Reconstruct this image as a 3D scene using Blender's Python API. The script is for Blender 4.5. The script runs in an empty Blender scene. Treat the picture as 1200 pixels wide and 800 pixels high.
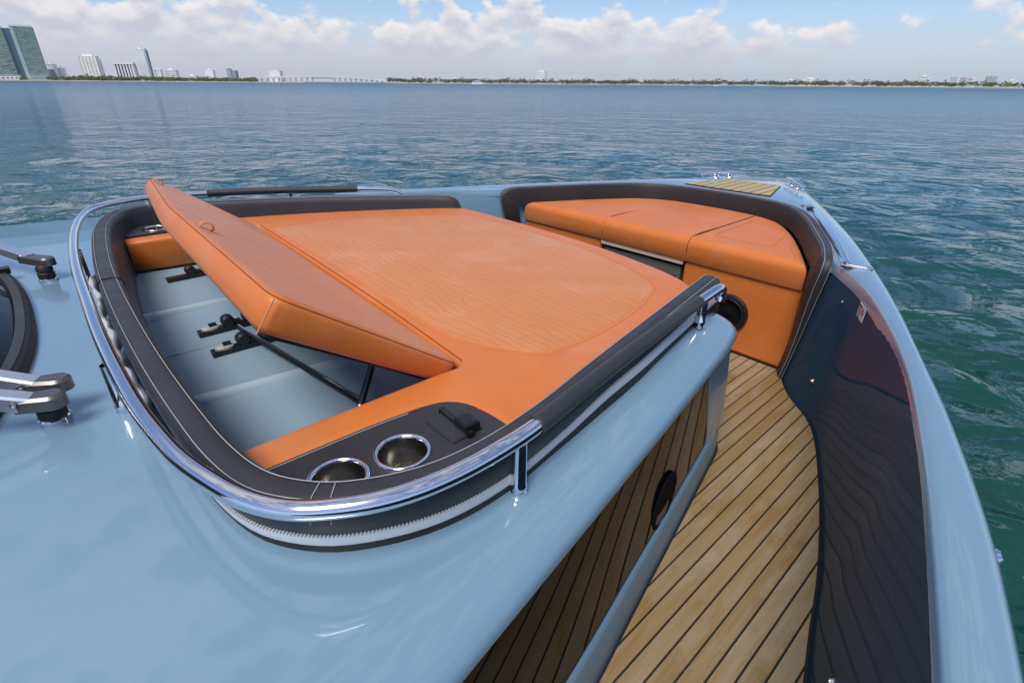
import bpy, math, random
import numpy as np
from mathutils import Vector, Matrix

random.seed(7); RNG = np.random.default_rng(7)
S = bpy.context.scene
COL = S.collection
ZC = 2.0            # eye height above the water; boat drawings below are measured from the eye level
R = math.radians

# ------------------------------------------------------------------ camera
cam_d = bpy.data.cameras.new("camera"); cam = bpy.data.objects.new("camera", cam_d); COL.objects.link(cam)
cam_d.sensor_width = 36.0; cam_d.lens = 18.15; cam_d.clip_start = 0.02; cam_d.clip_end = 60000
rx = Vector((0.73962438, -0.67298321, 0.00702706)); up = Vector((0.2959336, 0.3345801, 0.89469518)); fw = Vector((0.60446594, 0.65965882, -0.44662195))
cam.matrix_world = Matrix(((rx.x, up.x, -fw.x, 0), (rx.y, up.y, -fw.y, 0), (rx.z, up.z, -fw.z, ZC), (0, 0, 0, 1)))
S.camera = cam

# ------------------------------------------------------------------ light, sky, exposure
SUN_EL, SUN_AZ = R(58), R(208)          # azimuth from the bow axis (x) towards port (y): the sun stands behind the boat
sun_dir = Vector((math.cos(SUN_EL) * math.cos(SUN_AZ), math.cos(SUN_EL) * math.sin(SUN_AZ), math.sin(SUN_EL)))
sd = bpy.data.lights.new("sun", 'SUN'); sd.energy = 1.5; sd.angle = R(26); sd.color = (1.0, 0.95, 0.88)
sun = bpy.data.objects.new("sun", sd); COL.objects.link(sun)
sun.rotation_euler = sun_dir.to_track_quat('Z', 'Y').to_euler()
S.view_settings.view_transform = 'Standard'; S.view_settings.look = 'None'
S.view_settings.gamma = 1; S.view_settings.use_curve_mapping = False
S.view_settings.exposure = 0.99

W = bpy.data.worlds.new("World"); S.world = W; W.use_nodes = True
nt = W.node_tree; N = nt.nodes; L = nt.links; N.clear()
def wn(t, **k):
    n = N.new(t)
    for a, v in k.items(): setattr(n, a, v)
    return n
def wm(op, a, b=None, c=None, clamp=False):
    n = wn('ShaderNodeMath', operation=op); n.use_clamp = clamp
    for i, v in enumerate((a, b, c)):
        if v is None: continue
        if isinstance(v, (int, float)): n.inputs[i].default_value = v
        else: L.new(v, n.inputs[i])
    return n.outputs[0]
def wmr(x, a, b, c, d, smooth=True):
    n = wn('ShaderNodeMapRange'); n.interpolation_type = 'SMOOTHSTEP' if smooth else 'LINEAR'
    L.new(x, n.inputs[0])
    for i, v in enumerate((a, b, c, d)): n.inputs[1 + i].default_value = v
    return n.outputs[0]
out = wn('ShaderNodeOutputWorld')
sky = wn('ShaderNodeTexSky'); sky.sky_type = 'NISHITA'; sky.sun_disc = False
sky.sun_elevation = SUN_EL; sky.sun_rotation = math.atan2(sun_dir.x, sun_dir.y)
sky.air_density = 1.0; sky.dust_density = 0.6; sky.ozone_density = 2.0
tc = wn('ShaderNodeTexCoord')
sep = wn('ShaderNodeSeparateXYZ'); L.new(tc.outputs['Generated'], sep.inputs[0])
z = sep.outputs[2]
def cloud_noise(dz, scale, detail, rough, zs, off):
    c = wn('ShaderNodeCombineXYZ')
    L.new(sep.outputs[0], c.inputs[0]); L.new(sep.outputs[1], c.inputs[1])
    # heights are compressed towards the zenith so that overhead clouds keep their size
    zz = wm('MULTIPLY', wm('ADD', z, dz), zs)
    L.new(zz, c.inputs[2])
    mp = wn('ShaderNodeVectorMath', operation='ADD'); L.new(c.outputs[0], mp.inputs[0]); mp.inputs[1].default_value = off
    t = wn('ShaderNodeTexNoise'); t.inputs['Scale'].default_value = scale; t.inputs['Detail'].default_value = detail
    t.inputs['Roughness'].default_value = rough
    L.new(mp.outputs[0], t.inputs['Vector'])
    return t.outputs['Fac']
OFF = (3.1, 1.7, 0.4)
n0 = cloud_noise(0.0, 15.0, 8.0, 0.50, 1.75, OFF)
n1 = cloud_noise(0.012, 15.0, 4.0, 0.5, 1.75, OFF)
nb = cloud_noise(0.0, 2.2, 2.0, 0.5, 1.6, (8.3, 0.2, 1.1))      # where the cloud fields are
# more cloud low in the sky to port (y), thinner to starboard (x) and higher up
side = wmr(sep.outputs[1], 0.25, 0.95, -0.11, 0.06)
low = wmr(z, 0.07, 0.125, 0.11, -0.06)
low = wm('ADD', low, wmr(z, 0.38, 0.65, 0.0, 0.17))
cov = wm('ADD', wm('ADD', n0, side), wm('ADD', low, wm('MULTIPLY', wm('SUBTRACT', nb, 0.5), 0.30)))
dens = wmr(cov, 0.492, 0.60, 0.0, 1.0)
lit = wm('ADD', wm('MULTIPLY', wm('SUBTRACT', n0, n1), 4.5), 0.52, clamp=True)
lit = wm('ADD', lit, wmr(cov, 0.52, 0.70, 0.22, -0.25), clamp=True)
lit2 = wm('MULTIPLY', lit, wmr(z, 0.025, 0.085, 0.05, 1.0), clamp=True)
ccol = wn('ShaderNodeMixRGB'); L.new(lit2, ccol.inputs[0])
ccol.inputs[1].default_value = (0.30, 0.308, 0.355, 1); ccol.inputs[2].default_value = (0.475, 0.452, 0.445, 1)
bgc = wn('ShaderNodeBackground'); L.new(ccol.outputs[0], bgc.inputs[0]); bgc.inputs[1].default_value = 1.0
# plain sky, paler in the humid air just above the horizon
humid = wmr(z, 0.0, 0.13, 0.85, 0.0)
bgs = wn('ShaderNodeBackground'); tint = wn('ShaderNodeMixRGB', blend_type='MULTIPLY'); tint.inputs[0].default_value = 1; L.new(sky.outputs[0], tint.inputs[1]); tint.inputs[2].default_value = (0.60, 0.63, 0.74, 1); L.new(tint.outputs[0], bgs.inputs[0]); bgs.inputs[1].default_value = 0.094
bgh = wn('ShaderNodeBackground'); hz = wn('ShaderNodeMixRGB'); L.new(wmr(sep.outputs[1], .1, .9, 0., 1.), hz.inputs[0]); hz.inputs[1].default_value = (.275, .325, .405, 1); hz.inputs[2].default_value = (.307, .312, .372, 1); L.new(hz.outputs[0], bgh.inputs[0]); bgh.inputs[1].default_value = 1.0
m1 = wn('ShaderNodeMixShader'); L.new(humid, m1.inputs[0]); L.new(bgs.outputs[0], m1.inputs[1]); L.new(bgh.outputs[0], m1.inputs[2])
m2 = wn('ShaderNodeMixShader'); L.new(wm('MULTIPLY', dens, wm('MULTIPLY', wmr(z, 0.0, 0.05, 0.45, 0.93), wm('ADD', wmr(z, 0.11, 0.25, 1.0, 0.12), wmr(z, 0.42, 0.70, 0.0, 0.85)))), m2.inputs[0])
L.new(m1.outputs[0], m2.inputs[1]); L.new(bgc.outputs[0], m2.inputs[2])
L.new(m2.outputs[0], out.inputs[0])

# ------------------------------------------------------------------ geometry helpers
ORG = {}
def norm(v): v = np.asarray(v, float); return v / (np.linalg.norm(v) + 1e-12)
def cat(pts, n=None, sub=14):
    """smooth curve through pts, resampled to n points by length"""
    p = np.array(pts, float)
    if len(p) > 2:
        q = np.vstack([2 * p[0] - p[1], p, 2 * p[-1] - p[-2]]); o = []
        for i in range(1, len(q) - 2):
            p0, p1, p2, p3 = q[i - 1:i + 3]
            d1 = max(np.linalg.norm(p1 - p0) ** .5, 1e-4); d2 = max(np.linalg.norm(p2 - p1) ** .5, 1e-4); d3 = max(np.linalg.norm(p3 - p2) ** .5, 1e-4)
            t0 = 0; t1 = d1; t2 = t1 + d2; t3 = t2 + d3
            for t in np.linspace(t1, t2, sub, endpoint=False):
                A1 = (t1 - t) / (t1 - t0) * p0 + (t - t0) / (t1 - t0) * p1
                A2 = (t2 - t) / (t2 - t1) * p1 + (t - t1) / (t2 - t1) * p2
                A3 = (t3 - t) / (t3 - t2) * p2 + (t - t2) / (t3 - t2) * p3
                B1 = (t2 - t) / (t2 - t0) * A1 + (t - t0) / (t2 - t0) * A2
                B2 = (t3 - t) / (t3 - t1) * A2 + (t - t1) / (t3 - t1) * A3
                o.append((t2 - t) / (t2 - t1) * B1 + (t - t1) / (t2 - t1) * B2)
        o.append(p[-1]); p = np.array(o)
    if n is None: return p
    d = np.concatenate([[0], np.cumsum(np.linalg.norm(np.diff(p, axis=0), axis=1))])
    s = np.linspace(0, d[-1], n)
    return np.stack([np.interp(s, d, p[:, k]) for k in range(p.shape[1])], 1)
def leftn(path):
    """horizontal unit normals on the left of a path"""
    p = np.asarray(path, float)[:, :2]; t = np.gradient(p, axis=0)
    t /= np.linalg.norm(t, axis=1)[:, None] + 1e-12
    return np.stack([-t[:, 1], t[:, 0]], 1)
def at_x(curve, x):
    c = np.asarray(curve); i = np.argsort(c[:, 0]); return float(np.interp(x, c[i, 0], c[i, 1]))

class MB:
    def __init__(s): s.v = []; s.f = []
    def add(s, v, f):
        o = len(s.v); s.v.extend([tuple(map(float, a)) for a in v]); s.f.extend([tuple(i + o for i in q) for q in f]); return s
    def loft(s, rows, cu=False, cv=False, cap=False, flip=False):
        m = len(rows); n = len(rows[0]); v = [p for r in rows for p in r]; f = []
        for i in range(m if cv else m - 1):
            for j in range(n if cu else n - 1):
                a, b = i * n + j, i * n + (j + 1) % n; c, d = ((i + 1) % m) * n + (j + 1) % n, ((i + 1) % m) * n + j
                f.append((a, d, c, b) if flip else (a, b, c, d))
        if cap:
            f.append(tuple(range(n))[::-1] if not flip else tuple(range(n))); f.append(tuple((m - 1) * n + j for j in range(n)))
        return s.add(v, f)
    def sweep(s, path, prof, closed=True, cap=True):
        """profile of (outward offset to the left, height) swept along a 3-D path"""
        p = np.asarray(path, float); nn = leftn(p)
        rows = [[(p[i, 0] + nn[i, 0] * o, p[i, 1] + nn[i, 1] * o, p[i, 2] + h) for o, h in prof] for i in range(len(p))]
        return s.loft(rows, cu=closed, cap=cap and closed)
    def tube(s, path, r, seg=10, cap=True):
        p = np.asarray(path, float); t = np.gradient(p, axis=0); rows = []
        u = None
        for i in range(len(p)):
            ti = norm(t[i])
            if u is None:
                u = np.cross(ti, (0, 0, 1)); u = np.cross(ti, (1, 0, 0)) if np.linalg.norm(u) < .05 else u
            u = norm(u - ti * (u @ ti)); w = np.cross(ti, u)
            ri = r[i] if hasattr(r, '__len__') else r
            rows.append([p[i] + ri * (math.cos(a) * u + math.sin(a) * w) for a in np.linspace(0, 2 * math.pi, seg, endpoint=False)])
        return s.loft(rows, cu=True, cap=cap)
    def lathe(s, prof, c, ax=(0, 0, 1), seg=24, cap=False):
        ax = norm(ax); u = np.cross(ax, (0, 0, 1)); u = np.array((1., 0, 0)) if np.linalg.norm(u) < .01 else norm(u); w = np.cross(ax, u)
        c = np.asarray(c, float)
        rows = [[c + ax * h + rr * (math.cos(a) * u + math.sin(a) * w) for a in np.linspace(0, 2 * math.pi, seg, endpoint=False)] for rr, h in prof]
        return s.loft(rows, cu=True, cap=cap)
    def prism(s, poly, z0, z1, ch=0.0):
        p = ccw(poly); n = len(p)
        rows = [[(x, y, z0) for x, y in p], [(x, y, z1 - ch) for x, y in p]]
        if ch: rows.append([(x, y, z1) for x, y in inset(p, ch)])
        return s.loft(rows, cu=True, cap=True)
    def box(s, c, size, ax=None):
        """ax: 3 axis vectors"""
        ax = np.eye(3) if ax is None else np.array([norm(a) for a in ax]); c = np.asarray(c, float); h = np.asarray(size, float) / 2
        v = [c + ax[0] * h[0] * i + ax[1] * h[1] * j + ax[2] * h[2] * k for k in (-1, 1) for j in (-1, 1) for i in (-1, 1)]
        return s.add(v, [(0, 2, 3, 1), (4, 5, 7, 6), (0, 1, 5, 4), (2, 6, 7, 3), (0, 4, 6, 2), (1, 3, 7, 5)])
    def cushion(s, poly, z0, z1, r, k=5, rb=0.012, tf=None):
        p = ccw(poly); rows = []
        for d, h in [(rb, z0), (0, z0 + rb)] + [(r * (1 - math.cos(a)), z1 - r * (1 - math.sin(a))) for a in np.linspace(0, math.pi / 2, k)] + [(r + .006, z1 + .0004)]:
            q = inset(p, d); rows.append([(x, y, h) for x, y in q])
        if tf: rows = [[tf(v) for v in r_] for r_ in rows]
        return s.loft(rows, cu=True, cap=True)
def ccw(p):
    p = np.asarray(p, float)[:, :2]
    a = np.sum(p[:, 0] * np.roll(p[:, 1], -1) - np.roll(p[:, 0], -1) * p[:, 1])
    return p if a > 0 else p[::-1]
def inset(p, d):
    if d == 0: return p
    e = np.roll(p, -1, 0) - p; e /= np.linalg.norm(e, axis=1)[:, None] + 1e-12
    n1 = np.stack([-e[:, 1], e[:, 0]], 1); n0 = np.roll(n1, 1, 0); b = n0 + n1
    l = np.maximum(np.sum(b * n1, 1), .35)
    return p + b / l[:, None] * d
def clip_y(poly, y0, y1):
    def half(P, f):
        o = []
        for i in range(len(P)):
            a, b = P[i], P[(i + 1) % len(P)]; fa, fb = f(a), f(b)
            if fa >= 0: o.append(a)
            if fa * fb < 0: t = fa / (fa - fb); o.append(a + (b - a) * t)
        return o
    P = [np.array(q[:2], float) for q in poly]
    P = half(P, lambda q: q[1] - y0)
    if len(P) < 3: return None
    P = half(P, lambda q: y1 - q[1])
    if len(P) < 3: return None
    o = [P[0]]
    for q in P[1:]:
        if np.linalg.norm(q - o[-1]) > 2e-3: o.append(q)
    if np.linalg.norm(o[0] - o[-1]) < 2e-3: o.pop()
    return o if len(o) >= 3 else None

def link(name, data, parent, world, props):
    o = bpy.data.objects.new(name, data); COL.objects.link(o)
    po = Vector((0, 0, 0))
    if parent is not None: o.parent = parent; po = ORG[parent.name]
    o.location = Vector(world) - po; ORG[o.name] = Vector(world)
    for k, v in props.items():
        if v: o[k] = v
    return o
def empty(name, world, label, category, group=None):
    o = link(name, None, None, world, dict(label=label, category=category, group=group)); o.empty_display_size = .2; return o
def obj(name, mb, mat, parent=None, label=None, category=None, group=None, kind=None, smooth=38, up_z=ZC, origin=None):
    v = np.array(mb.v, float); v[:, 2] += up_z
    org = np.array([(v[:, 0].min() + v[:, 0].max()) / 2, (v[:, 1].min() + v[:, 1].max()) / 2, v[:, 2].min()]) if origin is None else np.array(origin, float)
    me = bpy.data.meshes.new(name); me.from_pydata((v - org).tolist(), [], mb.f); me.materials.append(mat)
    import bmesh
    bm = bmesh.new(); bm.from_mesh(me); bmesh.ops.recalc_face_normals(bm, faces=bm.faces[:]); bm.to_mesh(me); bm.free()
    if smooth: me.shade_smooth(); me.set_sharp_from_angle(angle=R(smooth))
    return link(name, me, parent, org, dict(label=label, category=category, group=group, kind=kind))
def copy_tree(o, loc, label=None):
    def rec(a, par):
        c = a.copy(); COL.objects.link(c)
        if par: c.parent = par
        for ch in a.children: rec(ch, c)
        return c
    c = rec(o, None); c.location = loc
    if label: c['label'] = label
    return c

# ------------------------------------------------------------------ materials
class Mat:
    def __init__(s, name, base=(.5, .5, .5), rough=.5, metal=0., spec=.5, coat=0., coat_rough=.03, ior=1.5):
        s.m = bpy.data.materials.new(name); s.m.use_nodes = True; s.t = s.m.node_tree; s.b = s.t.nodes['Principled BSDF']
        i = s.b.inputs; i['Base Color'].default_value = (*base, 1); i['Roughness'].default_value = rough; i['Metallic'].default_value = metal
        i['Specular IOR Level'].default_value = spec; i['Coat Weight'].default_value = coat; i['Coat Roughness'].default_value = coat_rough; i['IOR'].default_value = ior
        s.bump_prev = None; s.co = None
    def n(s, t, **k):
        n = s.t.nodes.new(t)
        for a, v in k.items(): setattr(n, a, v)
        return n
    def l(s, a, b): s.t.links.new(a, b)
    def coord(s, scale=(1, 1, 1), kind='Object'):
        if s.co is None: s.co = s.n('ShaderNodeTexCoord')
        m = s.n('ShaderNodeMapping'); m.inputs['Scale'].default_value = scale; s.l(s.co.outputs[kind], m.inputs[0]); return m.outputs[0]
    def noise(s, vec, scale, detail=3., rough=.5, dist=0.):
        t = s.n('ShaderNodeTexNoise'); s.l(vec, t.inputs['Vector'])
        t.inputs['Scale'].default_value = scale; t.inputs['Detail'].default_value = detail; t.inputs['Roughness'].default_value = rough; t.inputs['Distortion'].default_value = dist
        return t.outputs['Fac']
    def ramp(s, fac, stops):
        r = s.n('ShaderNodeValToRGB'); s.l(fac, r.inputs[0]); e = r.color_ramp.elements
        while len(e) < len(stops): e.new(.5)
        for x, (p, c) in zip(e, stops):
            x.position = p; x.color = (*c, 1) if hasattr(c, '__len__') else (c, c, c, 1)
        return r.outputs[0]
    def mix(s, fac, a, b, mode='MIX'):
        m = s.n('ShaderNodeMixRGB', blend_type=mode)
        for k, v in ((0, fac), (1, a), (2, b)):
            if isinstance(v, (int, float)): m.inputs[k].default_value = v
            elif isinstance(v, tuple): m.inputs[k].default_value = (*v, 1)
            else: s.l(v, m.inputs[k])
        return m.outputs[0]
    def math(s, op, a, b=0.):
        m = s.n('ShaderNodeMath', operation=op)
        for k, v in ((0, a), (1, b)):
            if isinstance(v, (int, float)): m.inputs[k].default_value = v
            else: s.l(v, m.inputs[k])
        return m.outputs[0]
    def color(s, c): s.l(c, s.b.inputs['Base Color']); return s
    def rough(s, c): s.l(c, s.b.inputs['Roughness']); return s
    def bump(s, h, strength, dist=.002):
        b = s.n('ShaderNodeBump'); b.inputs['Strength'].default_value = strength; b.inputs['Distance'].default_value = dist; s.l(h, b.inputs['Height'])
        if s.bump_prev is not None: s.l(s.bump_prev, b.inputs['Normal'])
        s.bump_prev = b.outputs[0]; s.l(s.bump_prev, s.b.inputs['Normal']); return s

def gelcoat(name, base):
    m = Mat(name, base, rough=.22, spec=.5, coat=1.0, coat_rough=.05)
    g_ = m.n('ShaderNodeNewGeometry'); c = g_.outputs['Position']
    f = m.noise(c, 1.3, 4, .6)
    m.color(m.mix(f, tuple(b * .96 for b in base), tuple(min(1, b * 1.05) for b in base)))
    sp = m.noise(c, 260, 2, .5)                     # dust specks and salt film
    m.rough(m.ramp(sp, [(.35, .20), (.75, .26)]))
    m.bump(m.noise(c, 1.6, 1, .4), .06, .02)
    return m.m
def leather(name, base, rough=.5, grain=420., wear=0.12, quilt=False, scuff=0.0, sheen=0.0):
    m = Mat(name, base, rough=rough, spec=.40)
    m.b.inputs['Sheen Weight'].default_value = sheen; m.b.inputs['Sheen Roughness'].default_value = .45
    c = m.coord()
    f = m.noise(c, 5.5, 5, .62)
    dark = tuple(b * (1 - wear) for b in base); light = tuple(min(1, b * (1 + wear) + .008) for b in base)
    m.color(m.mix(f, dark, light))
    if scuff:
        # sun faded and salt dusted patches
        sc_ = m.math('MULTIPLY', m.ramp(m.noise(c, 3.1, 6, .68), [(.50, 0.), (.72, 1.)]), scuff)
        light = tuple(min(1, b * .75 + .20) for b in base); fade = m.mix(f, dark, tuple(min(1, b * (1 + wear)) for b in base)); body = m.mix(sc_, fade, light); m.color(body)
    else: body = m.mix(f, dark, light)
    m.rough(m.ramp(m.noise(c, 9, 4, .6), [(.3, rough - .08), (.7, rough + .1)]))
    if quilt:
        w = m.n('ShaderNodeTexWave', wave_type='BANDS', bands_direction='X', wave_profile='SIN')
        m.l(m.coord((1, .55, 1)), w.inputs['Vector']); w.inputs['Scale'].default_value = 10.5; w.inputs['Distortion'].default_value = 11.0
        w.inputs['Detail'].default_value = 2.5; w.inputs['Detail Scale'].default_value = .8; w.inputs['Detail Roughness'].default_value = .45
        groove = m.ramp(w.outputs['Fac'], [(0.0, 0.0), (.07, .45), (.22, .8), (1.0, 1.0)])
        m.bump(groove, .42, .005)
        m.color(m.mix(m.ramp(w.outputs['Fac'], [(0.0, 1.0), (.03, 0.0)]), body, tuple(b * .90 for b in base)))
    v = m.n('ShaderNodeTexVoronoi'); m.l(c, v.inputs['Vector']); v.inputs['Scale'].default_value = grain
    m.bump(v.outputs['Distance'], .16, .0008)
    m.bump(m.noise(c, 14, 3, .5), .16, .008)
    m.bump(m.noise(c, 3.5, 2, .5), .14, .02)
    return m.m

BLUE = (.195, .315, .415)
M_gel = gelcoat('light_blue_gelcoat', BLUE)
M_rib = Mat('blue_rib_painted_highlight', (.42, .53, .62), .25, coat=.8).m  # glossy highlight on the ribs put into a paler base colour
M_floor = Mat('satin_blue_paint', (.27, .385, .48), .42); M_floor.rough(M_floor.ramp(M_floor.noise(M_floor.coord(), 6, 4, .6), [(.3, .34), (.7, .52)])); M_floor = M_floor.m
M_satin = Mat('satin_blue_kick', (.13, .22, .31), .38).m
M_liner = Mat('dark_slate_gelcoat', (.032, .066, .108), rough=.05, spec=.5, ior=1.058)
_c = M_liner.coord(); M_liner.bump(M_liner.noise(M_liner.coord((1, 1, .6)), 6, 1, .5), .014, .010); M_liner = M_liner.m
M_glass = Mat('black_side_glass', (.005, .006, .008), rough=.02, spec=.5, ior=1.27)
M_glass.bump(M_glass.noise(M_glass.coord(), 2.5, 1, .4), .02, .01); M_glass = M_glass.m
M_orange = leather('orange_leather', (.65, .178, .033), .40, scuff=.28, sheen=.10)
M_quilt = leather('orange_quilted_leather', (.63, .215, .058), .46, quilt=True, scuff=.42, sheen=.16)
M_black = leather('charcoal_leather', (.028, .028, .034), .45, grain=520, wear=.25, sheen=.06)
M_brown = leather('dark_brown_leather', (.022, .014, .012), .50, grain=520, wear=.25)
M_thread = Mat('pale_thread', (.42, .42, .45), .7).m
M_othread = Mat('orange_thread', (.60, .24, .09), .7).m
M_dorange = Mat('dark_orange_seam', (.26, .075, .016), .7).m
M_crease = Mat('dark_seam', (.10, .035, .012), .8).m
M_rubber = Mat('black_rubber', (.012, .012, .013), .55); M_rubber.bump(M_rubber.noise(M_rubber.coord(), 300, 2), .15, .0006); M_rubber = M_rubber.m
M_chrome = Mat('polished_steel', (.80, .81, .83), .06, metal=1.)
M_chrome.rough(M_chrome.ramp(M_chrome.noise(M_chrome.coord((1, 1, 1)), 30, 3, .6), [(.3, .04), (.8, .13)])); M_chrome = M_chrome.m
M_brass = Mat('warm_steel', (.55, .49, .38), .22, metal=1.).m
M_arm = Mat('grey_anodised', (.16, .15, .145), .35, metal=.7).m
M_armblue = Mat('sky_tinted_steel', (.55, .60, .70), .28, metal=.8).m  # blue of the reflected sky put into the metal's colour
M_plast = Mat('black_plastic', (.010, .010, .012), .35).m
M_ribbon = Mat('white_ribbon', (.84, .84, .82), .5).m
M_matte = Mat('matt_black', (.006, .006, .007), .9, spec=.1).m
M_zip = Mat('white_zip_tape', (.60, .62, .64), .45); M_zip.bump(M_zip.noise(M_zip.coord(), 160, 2), .3, .001); M_zip = M_zip.m
M_cream = Mat('cream_trim', (.62, .50, .34), .5).m
M_drawer = Mat('grey_drawer', (.13, .12, .10), .4).m
M_conc2 = Mat('grey_latch', (.40, .41, .41), .4).m
M_white = Mat('white_plastic', (.72, .73, .74), .4).m
M_red = Mat('red_print', (.55, .06, .03), .6).m
M_ink = Mat('dark_print', (.05, .05, .06), .6).m
M_paper = Mat('cream_sticker', (.66, .62, .55), .5).m

def teak(name, ca, cb, cc):
    m = Mat(name, ca, rough=.6, spec=.3)
    oi = m.n('ShaderNodeObjectInfo'); rnd = oi.outputs['Random']
    add = m.n('ShaderNodeVectorMath', operation='MULTIPLY_ADD'); m.l(oi.outputs['Location'], add.inputs[0]); add.inputs[1].default_value = (3.7, 9.1, 2.0)
    m.l(m.coord((1, 1, 1)), add.inputs[2])
    st = m.n('ShaderNodeMapping'); st.inputs['Scale'].default_value = (4, 260, 260); m.l(add.outputs[0], st.inputs[0])
    g = m.noise(st.outputs[0], 1.0, 6, .62, .6)
    st2 = m.n('ShaderNodeMapping'); st2.inputs['Scale'].default_value = (2.5, 12, 12); m.l(add.outputs[0], st2.inputs[0])
    g2 = m.noise(st2.outputs[0], 1.0, 4, .6, 1.0)
    col = m.ramp(g, [(.22, cb), (.52, ca), (.82, cc)])
    col = m.mix(m.ramp(g2, [(.36, 0.0), (.70, .68)]), col, (.40, .335, .255))      # weathered, grey salt film
    col = m.mix(m.math('MULTIPLY', rnd, .32), col, cb)
    # small stains
    stn = m.noise(add.outputs[0], 7, 5, .6); col = m.mix(m.ramp(stn, [(.56, 0.0), (.74, .42)]), col, tuple(b * .55 for b in cb))
    m.color(col); m.bump(g, .30, .0012)
    return m.m
M_teak = teak('weathered_teak', (.275, .170, .060), (.19, .112, .038), (.37, .245, .100))
M_pad = teak('pale_teak', (.50, .37, .17), (.38, .27, .11), (.58, .47, .25))
M_caulk = Mat('black_caulk', (.012, .012, .013), .5).m

# ------------------------------------------------------------------ the boat: main curves (x towards the bow, y to port, z from eye level)
CY = 1.57                                            # centreline
def mir(c): c = np.array(c, float); c[:, 1] = 2 * CY - c[:, 1]; return c
boat = empty('motor_boat', (1.2, CY, 0), 'light blue open motor boat with teak walkway and orange sun pads, in the foreground', 'boat')

OUT_S = [(-2.6, -.55), (-1.2, -.46), (0, -.275), (.40, -.2), (.738, -.125), (.953, -.068), (1.283, .046), (1.514, .139), (1.925, .305), (2.492, .568), (3.049, .871), (3.56, 1.165), (3.90, 1.385), (4.02, 1.50), (4.05, CY)]
INN_S = [(-2.6, -.46), (-1.2, -.365), (0, -.20), (.30, -.14), (.611, -.069), (.903, .003), (1.129, .065), (1.421, .156), (1.667, .255), (1.993, .416), (2.20, .565)]
COAM_O = [(2.20, .575), (2.40, .665), (2.642, .785), (2.90, .925), (3.08, 1.065), (3.17, 1.22), (3.205, 1.40), (3.215, CY)]
FOOT_S = [(-2.6, -.44), (-1.2, -.36), (-.4, -.24), (.2, -.13), (.6, -.035), (.964, .063), (1.102, .102), (1.272, .146), (1.47, .21), (1.667, .282), (1.952, .404), (2.06, .475), (2.16, .575), (2.29, .665), (2.5, .76)]
LIP = [(-2.0, -.07), (-1.0, .12), (-.3, .25), (.232, .35), (.435, .388), (.747, .447), (1.29, .553), (1.48, .594), (1.56, .622), (1.60, .665), (1.628, .74), (1.67, .86), (1.73, 1.02), (1.83, 1.35), (1.90, 1.75), (1.915, 2.1), (1.90, 2.45), (1.86, 2.72)]
CFOOT = [(-2.0, -.12), (-1.0, .055), (-.3, .19), (.3, .317), (.61, .382), (.829, .435), (1.074, .492), (1.462, .585), (1.58, .614), (1.618, .632), (1.640, .665), (1.656, .74), (1.685, .86), (1.735, 1.02), (1.825, 1.35), (1.89, 1.75), (1.905, 2.1), (1.89, 2.45), (1.85, 2.73)]

o1 = cat(OUT_S, 400); i_split = int(np.argmin(np.abs(o1[:, 0] - 2.35)))
oa, ob = cat(o1[:i_split + 1], 90), cat(o1[i_split:], 60)
ia = cat(INN_S, 90); ib = cat(COAM_O, 60)
outer = np.vstack([oa, ob[1:]]); inner = np.vstack([ia, ib[1:]])
def gun_rows(outer, inner):
    rows = []
    for o, i in zip(outer, inner):
        d = o - i; w = np.linalg.norm(d); u = d / w; e = min(.03, .3 * w)
        def q(off, zz): p = i + u * off; return (p[0], p[1], zz)
        rows.append([q(-.002, -.650), q(-.001, -.612), q(.003, -.605), q(.012, -.599), q(.026, -.5965), q(w * .5, -.594), q(w - e, -.597), q(w - e * .45, -.602), q(w - .003, -.612), q(w, -.632), q(w + .002, -.70)])
    return rows
full_o = np.vstack([outer, mir(outer)[::-1][1:]]); full_i = np.vstack([inner, mir(inner)[::-1][1:]])
port_end = int(np.where(full_o[:, 0] < 1.35)[0][np.where(np.where(full_o[:, 0] < 1.35)[0] > 150)[0][0]])
obj('gunwale', MB().loft(gun_rows(full_o[:port_end], full_i[:port_end])), M_gel, boat, smooth=50)

# hull outside
rows = []
for k, p in enumerate(full_o):
    c = np.array([min(p[0], 2.6), CY]); d = p - c; d /= np.linalg.norm(d)
    fore = max(0, min(1, (p[0] - 1.5) / 2.5))
    rows.append([(p[0] - d[0] * a * (1 + 1.1 * fore), p[1] - d[1] * a * (1 + 1.0 * fore), zz) for a, zz in ((.004, -.675), (.012, -.80), (.05, -1.1), (.13, -1.6), (.22, -2.0), (.42, -2.45))])
obj('hull', MB().loft(rows), M_gel, boat)
rub = [(p[0], p[1], -.668) for p in full_o]
obj('rub_strip', MB().tube(cat(rub, 180), .0065, 8), M_chrome, boat)

# inner bulwarks
def bulwark(a, b, n=120):
    A = cat(a, n); B = cat(b, n); rows = []
    for p, q in zip(A, B):
        r = []
        for t in np.linspace(0, 1, 9):
            x, y = p * (1 - t) + q * t
            r.append((x, y, -.611 * (1 - t) - 1.21 * t))
        rows.append(r)
    return rows
ia2 = [(x, y) for x, y in ia if x < 2.15] + [(2.24, .588), (2.5, .715)]
obj('bulwark_liner', MB().loft(bulwark(ia2, FOOT_S)), M_liner, boat, label='dark glossy slate bulwark lining that mirrors the teak')
obj('bulwark_liner', MB().loft(bulwark(mir(ia2)[40:], mir(FOOT_S)[5:])), M_gel, boat, label='light blue bulwark lining on the far side')

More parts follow.
